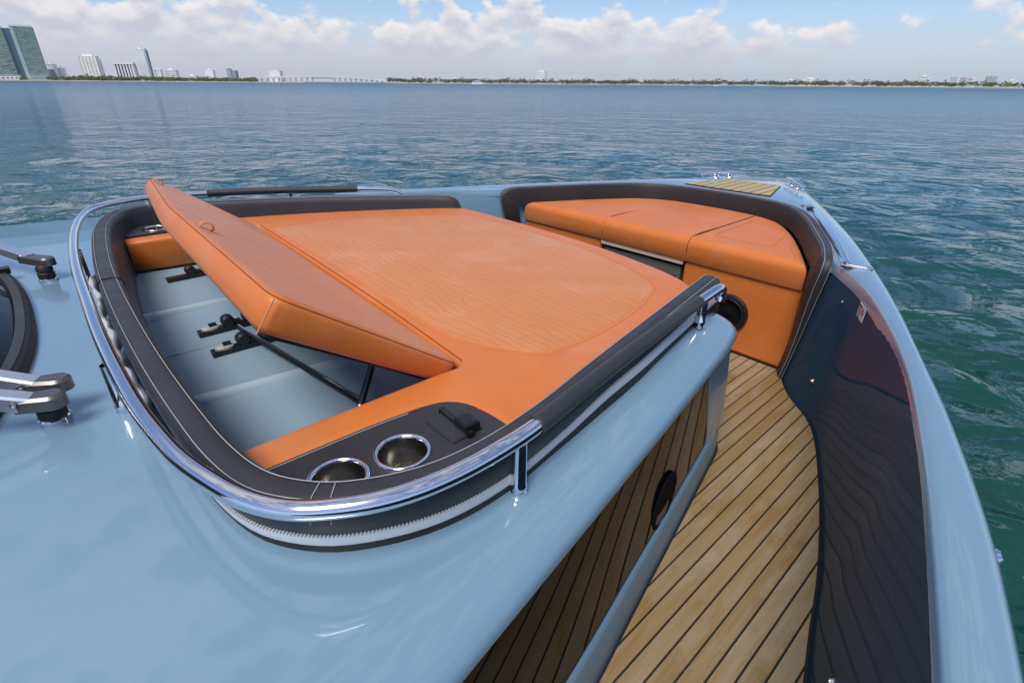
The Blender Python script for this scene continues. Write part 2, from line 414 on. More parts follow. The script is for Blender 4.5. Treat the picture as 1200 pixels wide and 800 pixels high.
# teak sole: caulk sheet with single planks
foot = cat(FOOT_S, 120); cf = cat(CFOOT, 160)
sole_poly = [tuple(p) for p in foot if p[0] < 2.33] + [(2.375, .72), (2.375, 2.42)] + [tuple(p) for p in mir(foot)[::-1] if 1.86 < p[0] < 2.33] + [tuple(p) for p in cf[::-1]]
sole = obj('teak_sole', MB().prism(sole_poly, -1.26, -1.206), M_caulk, boat, smooth=0)
ph = ccw([tuple(p - np.array([0, 0])) for p in inset(ccw(sole_poly), .007)])
y = -.38; pw = .046
while y < 1.5:
    poly = clip_y(ph, y + .0024, y + pw - .0024)
    if poly is not None:
        poly = [q for q in poly]
        obj('plank', MB().prism(poly, -1.207, -1.2 + random.uniform(-.0006, .0006), .0012), M_teak, sole, smooth=0)
    y += pw

# ------------------------------------------------------------------ coachroof (fore deck) and its side
lip = cat(LIP, 220)
CO = [(1.655, .79, -.59), (1.18, .70, -.585), (.837, .628, -.575), (.64, .585, -.57), (.468, .556, -.56), (.36, .562, -.56), (.28, .587, -.56), (.2, .635, -.56), (.145, .702, -.56), (.122, .757, -.56), (.105, .85, -.56), (.095, 1.0, -.56), (.087, 1.35, -.56), (.098, 1.93, -.56), (.125, 2.35, -.56), (.185, 2.84, -.56), (.24, 3.03, -.56), (.31, 3.15, -.56), (.41, 3.195, -.56), (.55, 3.18, -.563), (.71, 3.115, -.565), (1.11, 2.955, -.575), (1.52, 2.735, -.585), (1.77, 2.575, -.59), (1.825, 2.53, -.597), (1.855, 2.51, -.616), (1.872, 2.497, -.66)]
co = cat(CO, 260)
SI = cat([(-2.0, .10), (-.9, .31), (-.3, .420), (.0, .474), (.25, .518), (.47, .551), (.65, .584), (.837, .624), (1.18, .697), (1.655, .788)], 300)
def strip_in(x): return float(np.interp(x, SI[:, 0], SI[:, 1]))     # inboard edge of the rounded shoulder
def shoulder_rows():
    P = np.vstack([[(x, at_x(lip[:140], x)) for x in np.concatenate([np.linspace(-2.0, 0, 30), np.linspace(.04, 1.40, 50)])], [p for p in cat(LIP, 700) if p[0] > 1.415 or p[1] > .72]])
    P = cat(P, 260, 2) if False else P
    nin = -leftn(P) * -1.0
    rows = []
    for p, n_ in zip(P, nin):
        if n_ @ np.array((-.3, .95)) < 0: n_ = -n_
        b = min(1, max(0, (p[0] - 1.30) / .22)); b = b * b * (3 - 2 * b)
        if p[1] > .75: b = 1.
        w = (strip_in(min(p[0], 1.6)) - p[1]) * (1 - b) + .145 * b if p[0] < 1.60 and p[1] < .75 else .145
        d = np.array((0., 1.)) * (1 - b) + n_ * b; d = d / np.linalg.norm(d)
        def q(o, zz): return (p[0] + d[0] * o, p[1] + d[1] * o, zz)
        r = [q(.030, -.748), q(.012, -.738), q(.002, -.728), q(0, -.718), q(.006, -.706), q(.018, -.694), q(.036, -.684)]
        for t, dz in [(t_, -.0185 * (1 - t_) ** 2.3) for t_ in (.07, .14, .22, .3, .38, .46, .54, .62, .70, .78, .86, .94, 1.)]:
            r.append(q(.036 + (w - .036) * t, -.6655 + dz - .004 * b * min(1, t * 4)))
        r.append(q(w + .035, -.66575 - .004 * b)); rows.append(r)
    return rows
obj('deck_shoulder', MB().loft(shoulder_rows()), M_gel, boat, smooth=60)
pathf = [p[:2] for p in co if True]
k0 = int(np.argmin(np.abs(co[:100, 0] - .36) + np.where(np.arange(100) < 40, 0, 0)))
pin = np.array([(p[0], p[1], -.6655) for p in co[k0:]])
# outer boundary of the flat deck: along the shoulder aft, across, and forward along the port edge
sA = [(x, strip_in(x)) for x in np.linspace(.36, -2.0, 60)]
aft = [(-2.0, yy) for yy in np.linspace(.10, 3.69, 24)]
po = mir(OUT_S); portedge = [(x, at_x(po[:11], x) - .012) for x in np.linspace(-2.0, 1.45, 30)] + [(1.6, 2.93), (1.75, 2.84), (1.86, 2.74)]
ka = int(np.argmin(np.abs(pin[:, 1] - .85) + (pin[:, 0] > .3))); kb = int(np.argmin(np.abs(pin[:, 1] - 2.84) + (pin[:, 0] > .3)))
oA = cat(sA, ka + 1); oB = cat(aft, kb - ka + 1); oC = cat(portedge, len(pin) - kb)
ring = [tuple(p) for p in oA] + [tuple(p) for p in oB[1:]] + [tuple(p) for p in oC[1:]] + [tuple(p[:2]) for p in pin[::-1][:-1]]
from mathutils.geometry import tessellate_polygon
tri = tessellate_polygon([[Vector((x, y, 0)) for x, y in ring]])
mb = MB(); mb.add([(x, y, -.6655) for x, y in ring], [tuple(t) for t in tri])
obj('foredeck', mb, M_gel, boat, smooth=60)
# port edge of the deck rolls down to the rub strip
pe = cat(portedge, 60); nn = leftn(pe)
rows = [[(p[0] + n_[0] * o, p[1] + n_[1] * o, zz) for o, zz in ((0, -.6655), (.008, -.667), (.014, -.673), (.017, -.69), (.018, -.74))] for p, n_ in zip(pe, nn)]
obj('deck_edge', MB().loft(rows), M_gel, boat, smooth=60)
# front end: rolls over from the coaming to the cockpit floor
fl = cat([(1.585, .652), (1.605, .672), (1.628, .74), (1.67, .86), (1.73, 1.02), (1.83, 1.35), (1.90, 1.75), (1.915, 2.1), (1.90, 2.45), (1.86, 2.74)], 70)
nf = -leftn(fl); fb = cat([(1.622, .632), (1.642, .66), (1.66, .74), (1.69, .86), (1.74, 1.02), (1.83, 1.35), (1.89, 1.75), (1.905, 2.1), (1.89, 2.45), (1.85, 2.74)], 70)
rows = [[(p[0] * (1 - t) + q[0] * t, p[1] * (1 - t) + q[1] * t, -.742 * (1 - t) - 1.21 * t) for t in (0, .2, .5, .8, 1)] for p, q in zip(fl, fb)]
obj('coachroof_front', MB().loft(rows), M_gel, boat, smooth=60)

def side_pt(x, zz, off=0.):
    """point on the coachroof side, off = outwards (to starboard)"""
    yt = at_x(lip[:140], x) + .030; yb = at_x(cf[:110], x) + .018; t = (zz + .745) / (-1.21 + .745)
    return (x, yt * (1 - t) + yb * t - off, zz)
rows = []
for x in np.linspace(-2.0, 1.58, 60):
    rows.append([side_pt(x, -.74), side_pt(x, -1.05), side_pt(x, -1.085, .0), side_pt(x, -1.092, .014), side_pt(x, -1.10, .018), side_pt(x, -1.21, .018)])
obj('coachroof_side', MB().loft(rows), M_satin, boat, smooth=45)
xs = np.linspace(-2.0, 1.0, 60)
rows = []
for t in np.linspace(0, 1, 70):
    xt = -1.9 + t * 3.215; xb = -1.9 + t * 3.33
    A = side_pt(xt, -.747, .007); B = side_pt(xb, -1.083, .007)
    rows.append([tuple(np.array(A) * (1 - s) + np.array(B) * s) for s in (0, .33, .66, 1)])
front = [rows[-1], [tuple(np.array(p) + np.array((.001, .012, 0))) for p in rows[-1]]]
obj('side_glass', MB().loft(rows).loft(front), M_glass, boat, label='black glossy side window that mirrors the teak planks')
# light upright at the forward end of the window
a, b = np.array(side_pt(1.330, -.747, .009)), np.array(side_pt(1.445, -1.085, .009))
post = MB()
pr = []
for s in (0, .5, 1):
    c = a * (1 - s) + b * s; c2 = np.array((1.583, .646, -.745)) * (1 - s) + np.array((1.621, .627, -1.095)) * s
    pr.append([tuple(c + (0, .012, 0)), tuple(c + (-.002, .002, 0)), tuple(c), tuple(c + (.008, -.001, 0)), tuple(c2 + (-.006, -.001, 0)), tuple(c2), tuple(c2 + (.005, .006, 0)), tuple(c2 + (.012, .020, 0))])
obj('window_post', post.loft(pr), M_gel, boat)
# thin bright moulding under the roof edge
mould = [(x, at_x(lip[:140], x) + .012, -.741) for x in np.linspace(-2.0, 1.54, 50)]
obj('edge_moulding', MB().tube(mould, .0035, 6), M_armblue, boat)
# round speaker low in the side glass
vc = np.array(side_pt(1.035, -1.02, .0075)); ax = norm(np.cross(np.array(side_pt(1.13, -1.0)) - np.array(side_pt(.93, -1.0)), (0, 0, 1))); ax = ax if ax[1] < 0 else -ax
vent = obj('side_speaker', MB().lathe([(.086, -.002), (.086, .002), (.080, .0045), (.070, .0045), (.066, .0015)], vc, ax, 36), M_matte, boat)
obj('speaker_cone', MB().lathe([(.066, .0015), (.045, .0006), (.02, .0012), (.001, .002)], vc, ax, 28), M_matte, vent)

# ------------------------------------------------------------------ sun pad coaming, zip, stitching
prof = [(-.062, -.245), (-.050, -.12), (-.036, -.03), (-.031, -.010), (-.022, -.001), (0, .002), (.021, -.001), (.029, -.010), (.031, -.030), (.028, -.055), (.015, -.108)]
def foot_off(p):
    t = min(1, max(0, (p[0] - .50) / .55)) if p[1] < 1.2 else 0.
    return .030 * t * t * (3 - 2 * t)
def rise(p):
    t = min(1, max(0, (p[0] - .45) / .45)) if p[1] < 1.2 else 0.
    return .024 * t * t * (3 - 2 * t)
def wall_sweep(path, prof, closed=True, lift=0):
    nn = leftn(path); m = MB()
    rows = [[(p[0] + n_[0] * (o + (foot_off(p) * -h / .108 if o > 0 else 0)), p[1] + n_[1] * (o + (foot_off(p) * -h / .108 if o > 0 else 0)), p[2] + h + (rise(p) if lift and (lift == 1 or k < 2) else 0)) for k, (o, h) in enumerate(prof)] for p, n_ in zip(path, nn)]
    return m.loft(rows, cu=closed, cap=closed)
coam = obj('sunpad_coaming', wall_sweep(co, prof), M_black, boat, smooth=50)
for off, zz in ((-.020, .0012), (.019, .0012)):
    nn = leftn(co); pth = [(p[0] + n_[0] * off, p[1] + n_[1] * off, p[2] + zz) for p, n_ in zip(co, nn)]
    obj('stitch_line', MB().tube(cat(pth, 300), .0009, 4), M_thread, coam)
cod = cat(co, 1300); nnd = leftn(cod)
for idx in (330, 336, 930, 936):
    p = cod[idx]; n_ = nnd[idx]
    pth = [(p[0] + n_[0] * o, p[1] + n_[1] * o, p[2] + h) for o, h in [(-.031, -.008), (-.022, .001), (0, .003), (.021, .001), (.030, -.010), (.0335, -.035)]]
    obj('stitch_line', MB().tube(cat(pth, 14), .0009, 4), M_thread, coam)
for idx in (640,):
    p = cod[idx]; n_ = nnd[idx]
    obj('joint', MB().tube(cat([(p[0] + n_[0] * o, p[1] + n_[1] * o, p[2] + h) for o, h in [(-.037, -.03), (-.031, -.008), (-.022, .0008), (0, .003), (.021, .0008), (.030, -.010), (.0335, -.035)]], 14), .0018, 5), M_rubber, coam)
# black base strip and white zip on the outer face
zr = co[int(np.argmin(np.abs(co[:80, 0] - 1.62))):]
kz = int(np.where(co[:, 1] > .98)[0][np.where(np.where(co[:, 1] > .98)[0] > 50)[0][0]])
zp = co[2:kz]; nn = leftn(zp)
zipper = obj('zip_tape', wall_sweep(zp, [(.018, -.067), (.0285, -.066), (.0300, -.069), (.0265, -.0865), (.016, -.088)], lift=1), M_zip, coam, smooth=60)
mb = MB(); tp = cat(zp, 330); tn = leftn(tp)
for i in range(0, 330):
    t = norm(np.array([tn[i, 1], -tn[i, 0], 0])); n_ = np.array([tn[i, 0], tn[i, 1], 0])
    mb.box((tp[i, 0] + tn[i, 0] * (.0275 + foot_off(tp[i]) * .6), tp[i, 1] + tn[i, 1] * (.0275 + foot_off(tp[i]) * .6), tp[i, 2] - .0650 + rise(tp[i])), (.0030, .006, .0040), (t, n_, (0, 0, 1)))
obj('zip_teeth', mb, M_zip, zipper, kind='stuff', smooth=0)
obj('base_strip', wall_sweep(co[1:], [(.012, -.087), (.0255, -.088), (.0245, -.099), (.0215, -.107), (.010, -.1078)], lift=2), M_rubber, coam, smooth=60)
# crumpled loose tape on the aft side
cp = co[kz + 3:kz + 60]; cp = cat(cp, 150); cn = leftn(cp); rows = []
for i in range(150):
    t = i / 149 * 22; d = .040 + .006 * math.sin(t) + .004 * math.sin(2.7 * t + 1); h = -.076 + .006 * math.sin(1.3 * t + .5)
    wv = .017 + .004 * math.sin(1.9 * t)
    c = np.array([cp[i, 0] + cn[i, 0] * d, cp[i, 1] + cn[i, 1] * d, cp[i, 2] + h]); n3 = np.array([cn[i, 0], cn[i, 1], 0])
    rows.append([tuple(c + n3 * a + np.array((0, 0, b))) for a, b in ((-wv * .5, -.014), (-wv * .3, .012), (wv * .2, .016), (wv * .6, -.002), (wv * .4, -.018))])
obj('zip_tape', MB().loft(rows, cu=True, cap=True), M_ribbon, coam, label='loose wavy end of the white zip tape', smooth=70)

# ------------------------------------------------------------------ hand rail round the sun pad
RAIL = [(1.535, .690, -.62), (1.54, .690, -.585), (1.515, .685, -.571), (1.365, .668, -.568), (.932, .602, -.56), (.704, .562, -.555), (.518, .524, -.545), (.443, .515, -.54), (.367, .516, -.54), (.294, .526, -.54), (.236, .545, -.54), (.189, .571, -.54), (.146, .604, -.54), (.118, .639, -.54), (.093, .687, -.54), (.071, .753, -.54), (.051, .834, -.54), (.038, .932, -.54), (.028, 1.053, -.54), (.023, 1.214, -.54), (.021, 1.436, -.54), (.026, 1.732, -.54), (.037, 2.105, -.54), (.056, 2.407, -.54), (.090, 2.72, -.54), (.138, 2.98, -.54), (.20, 3.145, -.54), (.30, 3.235, -.54), (.45, 3.27, -.54), (.69, 3.235, -.545), (.956, 3.15, -.55), (1.296, 3.00, -.56), (1.50, 2.89, -.566), (1.62, 2.82, -.58), (1.66, 2.795, -.61), (1.67, 2.79, -.65)]
rail = cat(RAIL, 420)
railo = obj('hand_rail', MB().tube(rail, .0155, 16), M_chrome, boat, smooth=60)
def seg_by_x(x0, x1, port):
    idx = [i for i in range(len(rail)) if x0 <= rail[i, 0] <= x1 and (rail[i, 1] > 2.4) == port and rail[i, 2] > -.575]
    return rail[idx]
g1 = seg_by_x(.535, 1.36, False); g2 = seg_by_x(.70, 1.44, True)
for g in (g1, g2): obj('rail_grip', MB().tube(g, .0185, 14), M_black, railo, smooth=60)
for bx, by, zt in ((.497, .521, -.546), (1.40, .676, -.572), (.012, 1.30, -.545), (.060, 2.38, -.545), (.44, 3.272, -.545), (1.10, 3.09, -.56)):
    zb = -.667 if by < 1 else -.666
    st = obj('stanchion', MB().lathe([(.0, zb + .66), (.0155, zb + .66), (.0155, zb + .667), (.0135, zb + .668), (.0135, zb + .672), (.0155, zb + .673), (.0155, zb + .682), (.0138, zb + .685), (.0138, zt + .66)], (bx, by, -.66), seg=20), M_chrome, railo, smooth=40)

# ------------------------------------------------------------------ well under the raised pad
bay = [(.12, .93), (.115, 1.1), (.13, 1.35), (.14, 1.93), (.17, 2.35), (.22, 2.83), (.25, 2.95), (.85, 2.95), (.85, .93)]
floor = obj('well_floor', MB().prism(bay, -.86, -.81), M_floor, boat, smooth=0)
for (x0, y0, x1, y1) in ((.17, 2.25, .85, 2.23), (.155, 1.50, .85, 1.41)):
    pth = [np.array((x0 + (x1 - x0) * t, y0 + (y1 - y0) * t, -.809)) for t in np.linspace(0, 1, 8)]
    obj('floor_rib', MB().sweep(pth, [(-.020, -.004), (-.017, .010), (-.010, .019), (0, .022), (.010, .019), (.017, .010), (.020, -.004)]), M_rib, floor, smooth=60)
for (x0, y0, x1, y1) in ((.155, 1.86, .85, 1.835),):
    pth = [np.array((x0 + (x1 - x0) * t, y0 + (y1 - y0) * t, -.8098)) for t in np.linspace(0, 1, 6)]
    obj('floor_seam', MB().sweep(pth, [(-.006, -.001), (-.004, .0035), (.004, .0035), (.006, -.001)]), M_floor, floor, smooth=0)
def latch(x, yy, dirv, ln=.30, pad=True):
    d = norm((*dirv, 0)); n_ = np.array((-d[1], d[0], 0)); c = np.array((x, yy, -.80))
    base = obj('latch_rail', MB().box(c + d * ln / 2 + (0, 0, 0), (ln, .034, .018), (d, n_, (0, 0, 1))), M_plast, floor, smooth=0)
    for s in (.10, .17):
        obj('latch_roller', MB().lathe([(.0, -.018), (.017, -.018), (.022, -.012), (.022, .012), (.017, .018), (0, .018)], c + d * s + (0, 0, .026), n_, 16), M_rubber, base)
        obj('latch_block', MB().box(c + d * (s + .028) + (0, 0, .014), (.03, .024, .016), (d, n_, (0, 0, 1))), M_plast, base, smooth=0)
    if pad:
        q = [c + d * (.042 + .030 * math.cos(a)) + n_ * .017 * math.sin(a) for a in np.linspace(0, 2 * math.pi, 20, endpoint=False)]
        obj('latch_plate', MB().prism([p[:2] for p in q], -.791, -.781, .003), M_conc2, base)
        obj('latch_button', MB().box(c + d * .05 + (0, 0, .0245), (.024, .016, .008), (d, n_, (0, 0, 1))), M_plast, base, smooth=0)
latch(.29, 1.955, (1, -.02)); latch(.283, 1.765, (1, -.03)); latch(.335, 2.66, (1, .02), .24, False)
# lifting struts for the hinged pad
obj('support_strut', MB().tube(cat([(.40, 1.86, -.775), (.50, 1.17, -.79)], 4), .0065, 8), M_plast, boat)
obj('support_strut', MB().tube(cat([(.405, 1.875, -.770), (.508, 1.17, -.783)], 4), .0035, 8), M_chrome, boat)
obj('support_strut', MB().tube(cat([(.50, 1.16, -.792), (.565, 1.19, -.69), (.58, 1.21, -.63)], 6), .0095, 8), M_plast, boat)
obj('strut_foot', MB().lathe([(0, 0), (.014, 0), (.014, .018), (.008, .024), (0, .024)], (.50, 1.16, -.811), seg=14), M_brass, boat)

# arm rest panel with cup holders and phone dock (starboard), second cup holder to port
def co_at(i, off): nn = leftn(co); return (co[i, 0] + nn[i, 0] * off, co[i, 1] + nn[i, 1] * off)
kp = int(np.argmin(np.abs(co[:70, 0] - .60))); inner_edge = [co_at(i, -.020) for i in range(kp, 130) if co[i, 1] < .885 and co[i, 0] < .62]
panel_poly = cat([(.155, .87), (.24, .868), (.40, .862), (.50, .852)], 12).tolist() + cat([(.50, .852), (.555, .835), (.588, .80), (.602, .74), (.606, .66)], 12).tolist()[1:] + [tuple(p) for p in inner_edge]
panel = obj('armrest_panel', MB().prism(panel_poly, -.72, -.6475, .003), M_black, boat)
pl = [(p[0], p[1], -.6466) for p in inset(ccw(panel_poly), .010)]
pl = [p for p in pl if p[1] > .70]
obj('stitch_line', MB().tube(np.array(sorted([p for p in pl if p[1] > .845], key=lambda q: q[0])), .0009, 4), M_thread, panel)
def cup(c, parent, zt=-.6475):
    c = np.array((*c, zt))
    h = obj('cup_holder', MB().lathe([(.0565, .0), (.0565, .004), (.054, .0065), (.050, .0065), (.047, .003), (.0455, -.004)], c, seg=40), M_chrome, parent, smooth=60)
    obj('cup_bowl', MB().lathe([(.0458, .002), (.044, -.03), (.041, -.068), (.036, -.073), (.018, -.074), (.017, -.070), (.0005, -.070)], c, seg=36), M_brass, h, smooth=40)
    return h
M_brass.node_tree.nodes['Principled BSDF'].inputs['Base Color'].default_value = (.42, .40, .37, 1)
# the panel is cut for the two bowls by building them through dark sleeves
def sleeve(c, parent):
    obj('cup_sleeve', MB().lathe([(.049, .0015), (.0462, .0015)], (*c, -.6475), seg=32), M_plast, parent)
CUPS = [(.262, .752), (.388, .738)]
for c in CUPS: cup(c, panel)
# phone dock
dk = obj('phone_dock', MB().box((.521, .742, -.641), (.115, .013, .016), ((.05, 1., 0), (1., -.05, 0), (0, 0, 1))), M_plast, panel, smooth=0)
dk2 = MB().prism([(.478, .792), (.478, .692), (.553, .695), (.566, .775), (.553, .797)], -.648, -.640, .004)
obj('dock_tray', dk2, M_black, panel)
obj('dock_block', MB().prism([(.512, .735), (.510, .692), (.546, .692), (.55, .733)], -.641, -.619, .004), M_plast, panel)
pp = cat([(.235, 2.96), (.25, 3.0), (.285, 3.07), (.34, 3.13)], 10).tolist() + [(.50, 3.13), (.60, 3.09), (.60, 2.985), (.50, 2.95), (.35, 2.952)]
panel2 = obj('armrest_panel', MB().prism(pp, -.70, -.6475, .003), M_black, boat)
cup((.40, 3.02), panel2)

# cut round holes for the bowls: replace the panel tops by rings
def punch(o, holes):
    import bmesh
    bm = bmesh.new(); bm.from_mesh(o.data)
    cutter = bpy.data.meshes.new('cut')
    cm = MB()
    for hx, hy in holes: cm.lathe([(.0495, -.3), (.0495, .3)], (hx, hy, -.6475), seg=32, cap=True)
    cutter.from_pydata([(v[0], v[1], v[2] + ZC) for v in cm.v], [], cm.f)
    co_ = bpy.data.objects.new('cut', cutter); COL.objects.link(co_)
    bm.free()
    md = o.modifiers.new('holes', 'BOOLEAN'); md.operation = 'DIFFERENCE'; md.object = co_; md.solver = 'EXACT'
    bpy.context.view_layer.update()
    ev = o.evaluated_get(bpy.context.evaluated_depsgraph_get())
    me = bpy.data.meshes.new_from_object(ev); o.modifiers.clear(); old = o.data; o.data = me
    bpy.data.objects.remove(co_); bpy.data.meshes.remove(cutter); bpy.data.meshes.remove(old)
punch(panel, CUPS); punch(panel2, [(.40, 3.02)])

# ------------------------------------------------------------------ sun pad cushions (loose upholstery)
inn = [co_at(i, -.026) for i in range(len(co))]
st_in = [p for i, p in enumerate(inn) if i < 130 and p[1] < 1.2 and p[0] > .125 and co[i, 1] < .96]
prt_in = [p for i, p in enumerate(inn) if i > 130 and p[1] > 2.4 and p[0] > .24 and co[i, 1] > 2.9 or (i > 200)]
# outline: front edge, starboard side, starboard strip, hinge line, port strip, port side
front = cat([(1.865, 2.46), (1.872, 2.05), (1.845, 1.5), (1.80, 1.2), (1.735, .95), (1.66, .83)], 30).tolist()
strip_top = [(.150, .975), (.30, .974), (.45, .971), (.60, .968), (.69, .962)]
hinge = cat([(.70, .972), (.735, 1.4), (.765, 1.9), (.79, 2.4), (.806, 2.80)], 24).tolist()
pstrip = [(.72, 2.835), (.50, 2.842), (.255, 2.872)]
side = [p for p in st_in[6:] if p[0] > .625]
pcut = [p for p in panel_poly[:23] if p[0] > .14]
pcut2 = [(.245, 2.952), (.35, 2.948), (.50, 2.946), (.604, 2.981), (.606, 3.06)]
prt = [p for p in prt_in if p[0] > .64][:-4]
outl = front + side + [(p[0] + .002, p[1] + .004) for p in pcut[::-1]] + strip_top + hinge + pstrip + pcut2 + prt
pad = obj('sunpad_cushion', MB().cushion(outl, -.80, -.655, .022), M_orange, None,
          'large orange quilted leather sun pad lying inside the charcoal coaming', 'cushion', smooth=60)
qp = cat([(.835, 2.70), (1.10, 2.66), (1.45, 2.49), (1.72, 2.33)], 16).tolist() + cat([(1.76, 2.28), (1.775, 2.0), (1.745, 1.5), (1.69, 1.2), (1.60, 1.0)], 16).tolist() + cat([(1.55, .945), (1.35, .88), (1.10, .845), (.92, .85)], 12).tolist() + cat([(.87, .90), (.79, 1.05), (.775, 1.15), (.80, 1.6), (.825, 2.1), (.84, 2.5)], 16).tolist()
obj('quilted_panel', MB().cushion(qp, -.658, -.6530, .004, rb=.001), M_quilt, pad, smooth=70)
sm = inset(ccw(qp), -.012); obj('seam', MB().tube(np.array([(p[0], p[1], -.6538) for p in np.vstack([sm, sm[:1]])]), .0011, 4), M_othread, pad)
hs = np.array([(p[0] + .012, p[1], -.6545) for p in hinge]); obj('seam', MB().tube(hs, .0015, 5), M_dorange, pad)
hw = np.array([(p[0] - .006, p[1], -.6525) for p in strip_top]); 

# raised hinged pad
h0 = np.array([.70, .955, -.655]); fa = np.array([.05383019, .9985501, 0.]); fs = np.array([-.80973925, .04365171, .58516397]); fn = np.array([.58431554, -.03149949, .810915])
def tf(v): return tuple(h0 + fs * v[0] + fa * v[1] + fn * v[2] * (1 - .30 * max(0, v[1]) / 1.85) * (.80 + .20 * min(1, max(0, v[0]) / .5)))
def dens(poly, r=.02, n=5):
    """round the corners of a polygon"""
    P = np.array(poly, float); o = []
    for i in range(len(P)):
        a, b, c = P[i - 1], P[i], P[(i + 1) % len(P)]; u = norm(a - b); w = norm(c - b)
        q0, q1 = b + u * r, b + w * r
        for t in np.linspace(0, 1, n): o.append((1 - t) ** 2 * q0 + 2 * t * (1 - t) * b + t * t * q1)
    return np.array(o)
fp = dens([(0., .0), (.30, -.012), (.522, -.022), (.562, .85), (.50, 1.73), (.40, 1.83), (.0, 1.852)], .05)
flap = obj('hinged_cushion', MB().cushion(fp, -.082, 0., .021, k=6, rb=.016, tf=tf), M_orange, None,
           'smooth orange pad hinged up over the blue well behind the quilted sun pad', 'cushion', smooth=60)
ed = inset(ccw(fp), .0045)
sm = np.array([tf((p[0], p[1], -.0075)) for p in np.vstack([ed, ed[:1]])]); obj('seam', MB().tube(sm, .0014, 5), M_dorange, flap)
for (s_, a_) in ((.520, -.020), (.556, .85)):
    q = np.array((s_ - .006, a_)); pth = [tf((q[0] + .0025, q[1] - (.004 if a_ < 0 else 0), -h)) for h in np.linspace(.008, .082, 8)]
    obj('corner_seam', MB().tube(np.array(pth), .0018, 5), M_othread, flap)
for a_, s_ in ((.60, .508), (1.60, .482)):
    rows = []
    for t in np.linspace(0, 1, 15):
        ang = math.pi * (1.25 * t - .1); hh = .020 * math.sin(min(max(ang, 0), math.pi)) + .003; ss = s_ + .020 * math.cos(ang) * (1 - .2 * t)
        rows.append([tf((ss, a_ - .014, hh)), tf((ss, a_ + .014, hh)), tf((ss * 1.0 - .0012, a_ + .014, hh - .003)), tf((ss - .0012, a_ - .014, hh - .003))])
    obj('pull_loop', MB().loft(rows, cu=True, cap=True), M_orange, flap, smooth=70)
obj('under_board', MB().cushion(inset(ccw(fp), .035), -.095, -.0835, .003, rb=.002, tf=tf), M_plast, flap)

# ------------------------------------------------------------------ bow bench
BF = 2.36
bo = cat([(BF, .70), (2.42, .733), (2.642, .845), (2.88, .98), (3.05, 1.115), (3.125, 1.26), (3.15, 1.42), (3.155, CY)], 60)
bo_full = np.vstack([bo, mir(bo)[::-1][1:]])
bench_poly = [tuple(p) for p in bo_full] 
def cutx(poly, x0): return [p for p in poly if p[0] >= x0]
# base: upholstered front in three pieces with a recess in the middle
base = obj('bench_base', MB().prism([(BF + .02, .70), (BF + .02, 1.285)] + [(2.75, 1.285), (2.75, .93)], -1.20, -.815, .006), M_orange, boat)
obj('bench_panel', MB().cushion(dens([(-1.19, .705), (-.808, .705), (-.808, 1.28), (-1.19, 1.28)], .02), -.02, .004, .008, rb=.002, tf=lambda v: (BF + .012 - v[2], v[1], v[0])), M_orange, base)
b2 = obj('bench_base', MB().prism([(BF + .02, 1.83), (BF + .02, 2.47), (2.75, 2.26), (2.75, 1.83)], -1.20, -.815, .006), M_orange, boat)
obj('bench_panel', MB().cushion(dens([(-1.19, 1.835), (-.808, 1.835), (-.808, 2.46), (-1.19, 2.46)], .02), -.02, .004, .008, rb=.002, tf=lambda v: (BF + .012 - v[2], v[1], v[0])), M_orange, b2)
obj('bench_core', MB().prism([(2.44, 1.29), (2.44, 1.825), (3.1, 1.8), (3.1, 1.3)], -1.20, -.83), M_plast, boat)
dr = obj('drawer', MB().box((2.405, 1.557, -.99), (.05, .50, .29)), M_drawer, boat, smooth=0)
for zz in (-.90, -.985): obj('drawer_groove', MB().box((2.3785, 1.557, zz), (.006, .46, .006)), M_plast, dr, smooth=0)
obj('drawer_handle', MB().box((2.374, 1.557, -.93), (.016, .13, .014)), M_chrome, dr, smooth=0)
obj('trim_strip', MB().box((2.372, 1.557, -.813), (.018, .53, .022)), M_cream, boat, smooth=0)
# speaker in the bench front
sc = np.array((BF + .006, 1.005, -1.000)); sp = obj('bench_speaker', MB().lathe([(.096, 0), (.096, .012), (.088, .018), (.074, .018), (.069, .008)], sc, (-1, 0, 0), 36), M_plast, boat)
obj('speaker_cone', MB().lathe([(.070, .010), (.05, .004), (.024, .006), (.018, .010), (.0005, .012)], sc, (-1, 0, 0), 28), M_matte, sp)
obj('speaker_ring', MB().lathe([(.076, .0185), (.075, .0205), (.073, .0185)], sc, (-1, 0, 0), 32), M_arm, sp)
# three seat cushions
ys, yp = 1.275, 1.815
def cut_y(o, y0, y1):
    import bmesh
    bm = bmesh.new(); bm.from_mesh(o.data)
    for yy, sg in ((y0, -1), (y1, 1)):
        if yy is None: continue
        r = bmesh.ops.bisect_plane(bm, geom=bm.verts[:] + bm.edges[:] + bm.faces[:], plane_co=(0, yy - ORG[o.name].y, 0), plane_no=(0, sg, 0), clear_outer=True)
        ed = [e for e in r['geom_cut'] if isinstance(e, bmesh.types.BMEdge)]
        bmesh.ops.contextual_create(bm, geom=ed)
    bmesh.ops.recalc_face_normals(bm, faces=bm.faces[:]); bm.to_mesh(o.data); bm.free()
    o.data.shade_smooth(); o.data.set_sharp_from_angle(angle=R(50))
seats = []
whole = [tuple(p) for p in bo_full if p[0] > 2.415] + [(BF - .005, 2.455), (BF - .005, .708)]
for ya, yb, lab in ((None, ys - .0022, 'orange bench cushion at the right beside the starboard bulwark, with a stitched outline'), (ys + .0022, yp - .0022, 'middle orange bench cushion above the grey drawer'), (yp + .0022, None, 'far left orange bench cushion against the port coaming')):
    o = obj('bench_cushion', MB().cushion(whole, -.806, -.680, .045, k=8, rb=.010), M_orange, None, lab, 'cushion', 'cushions of the bow bench', smooth=60)
    cut_y(o, ya, yb); seats.append(o)
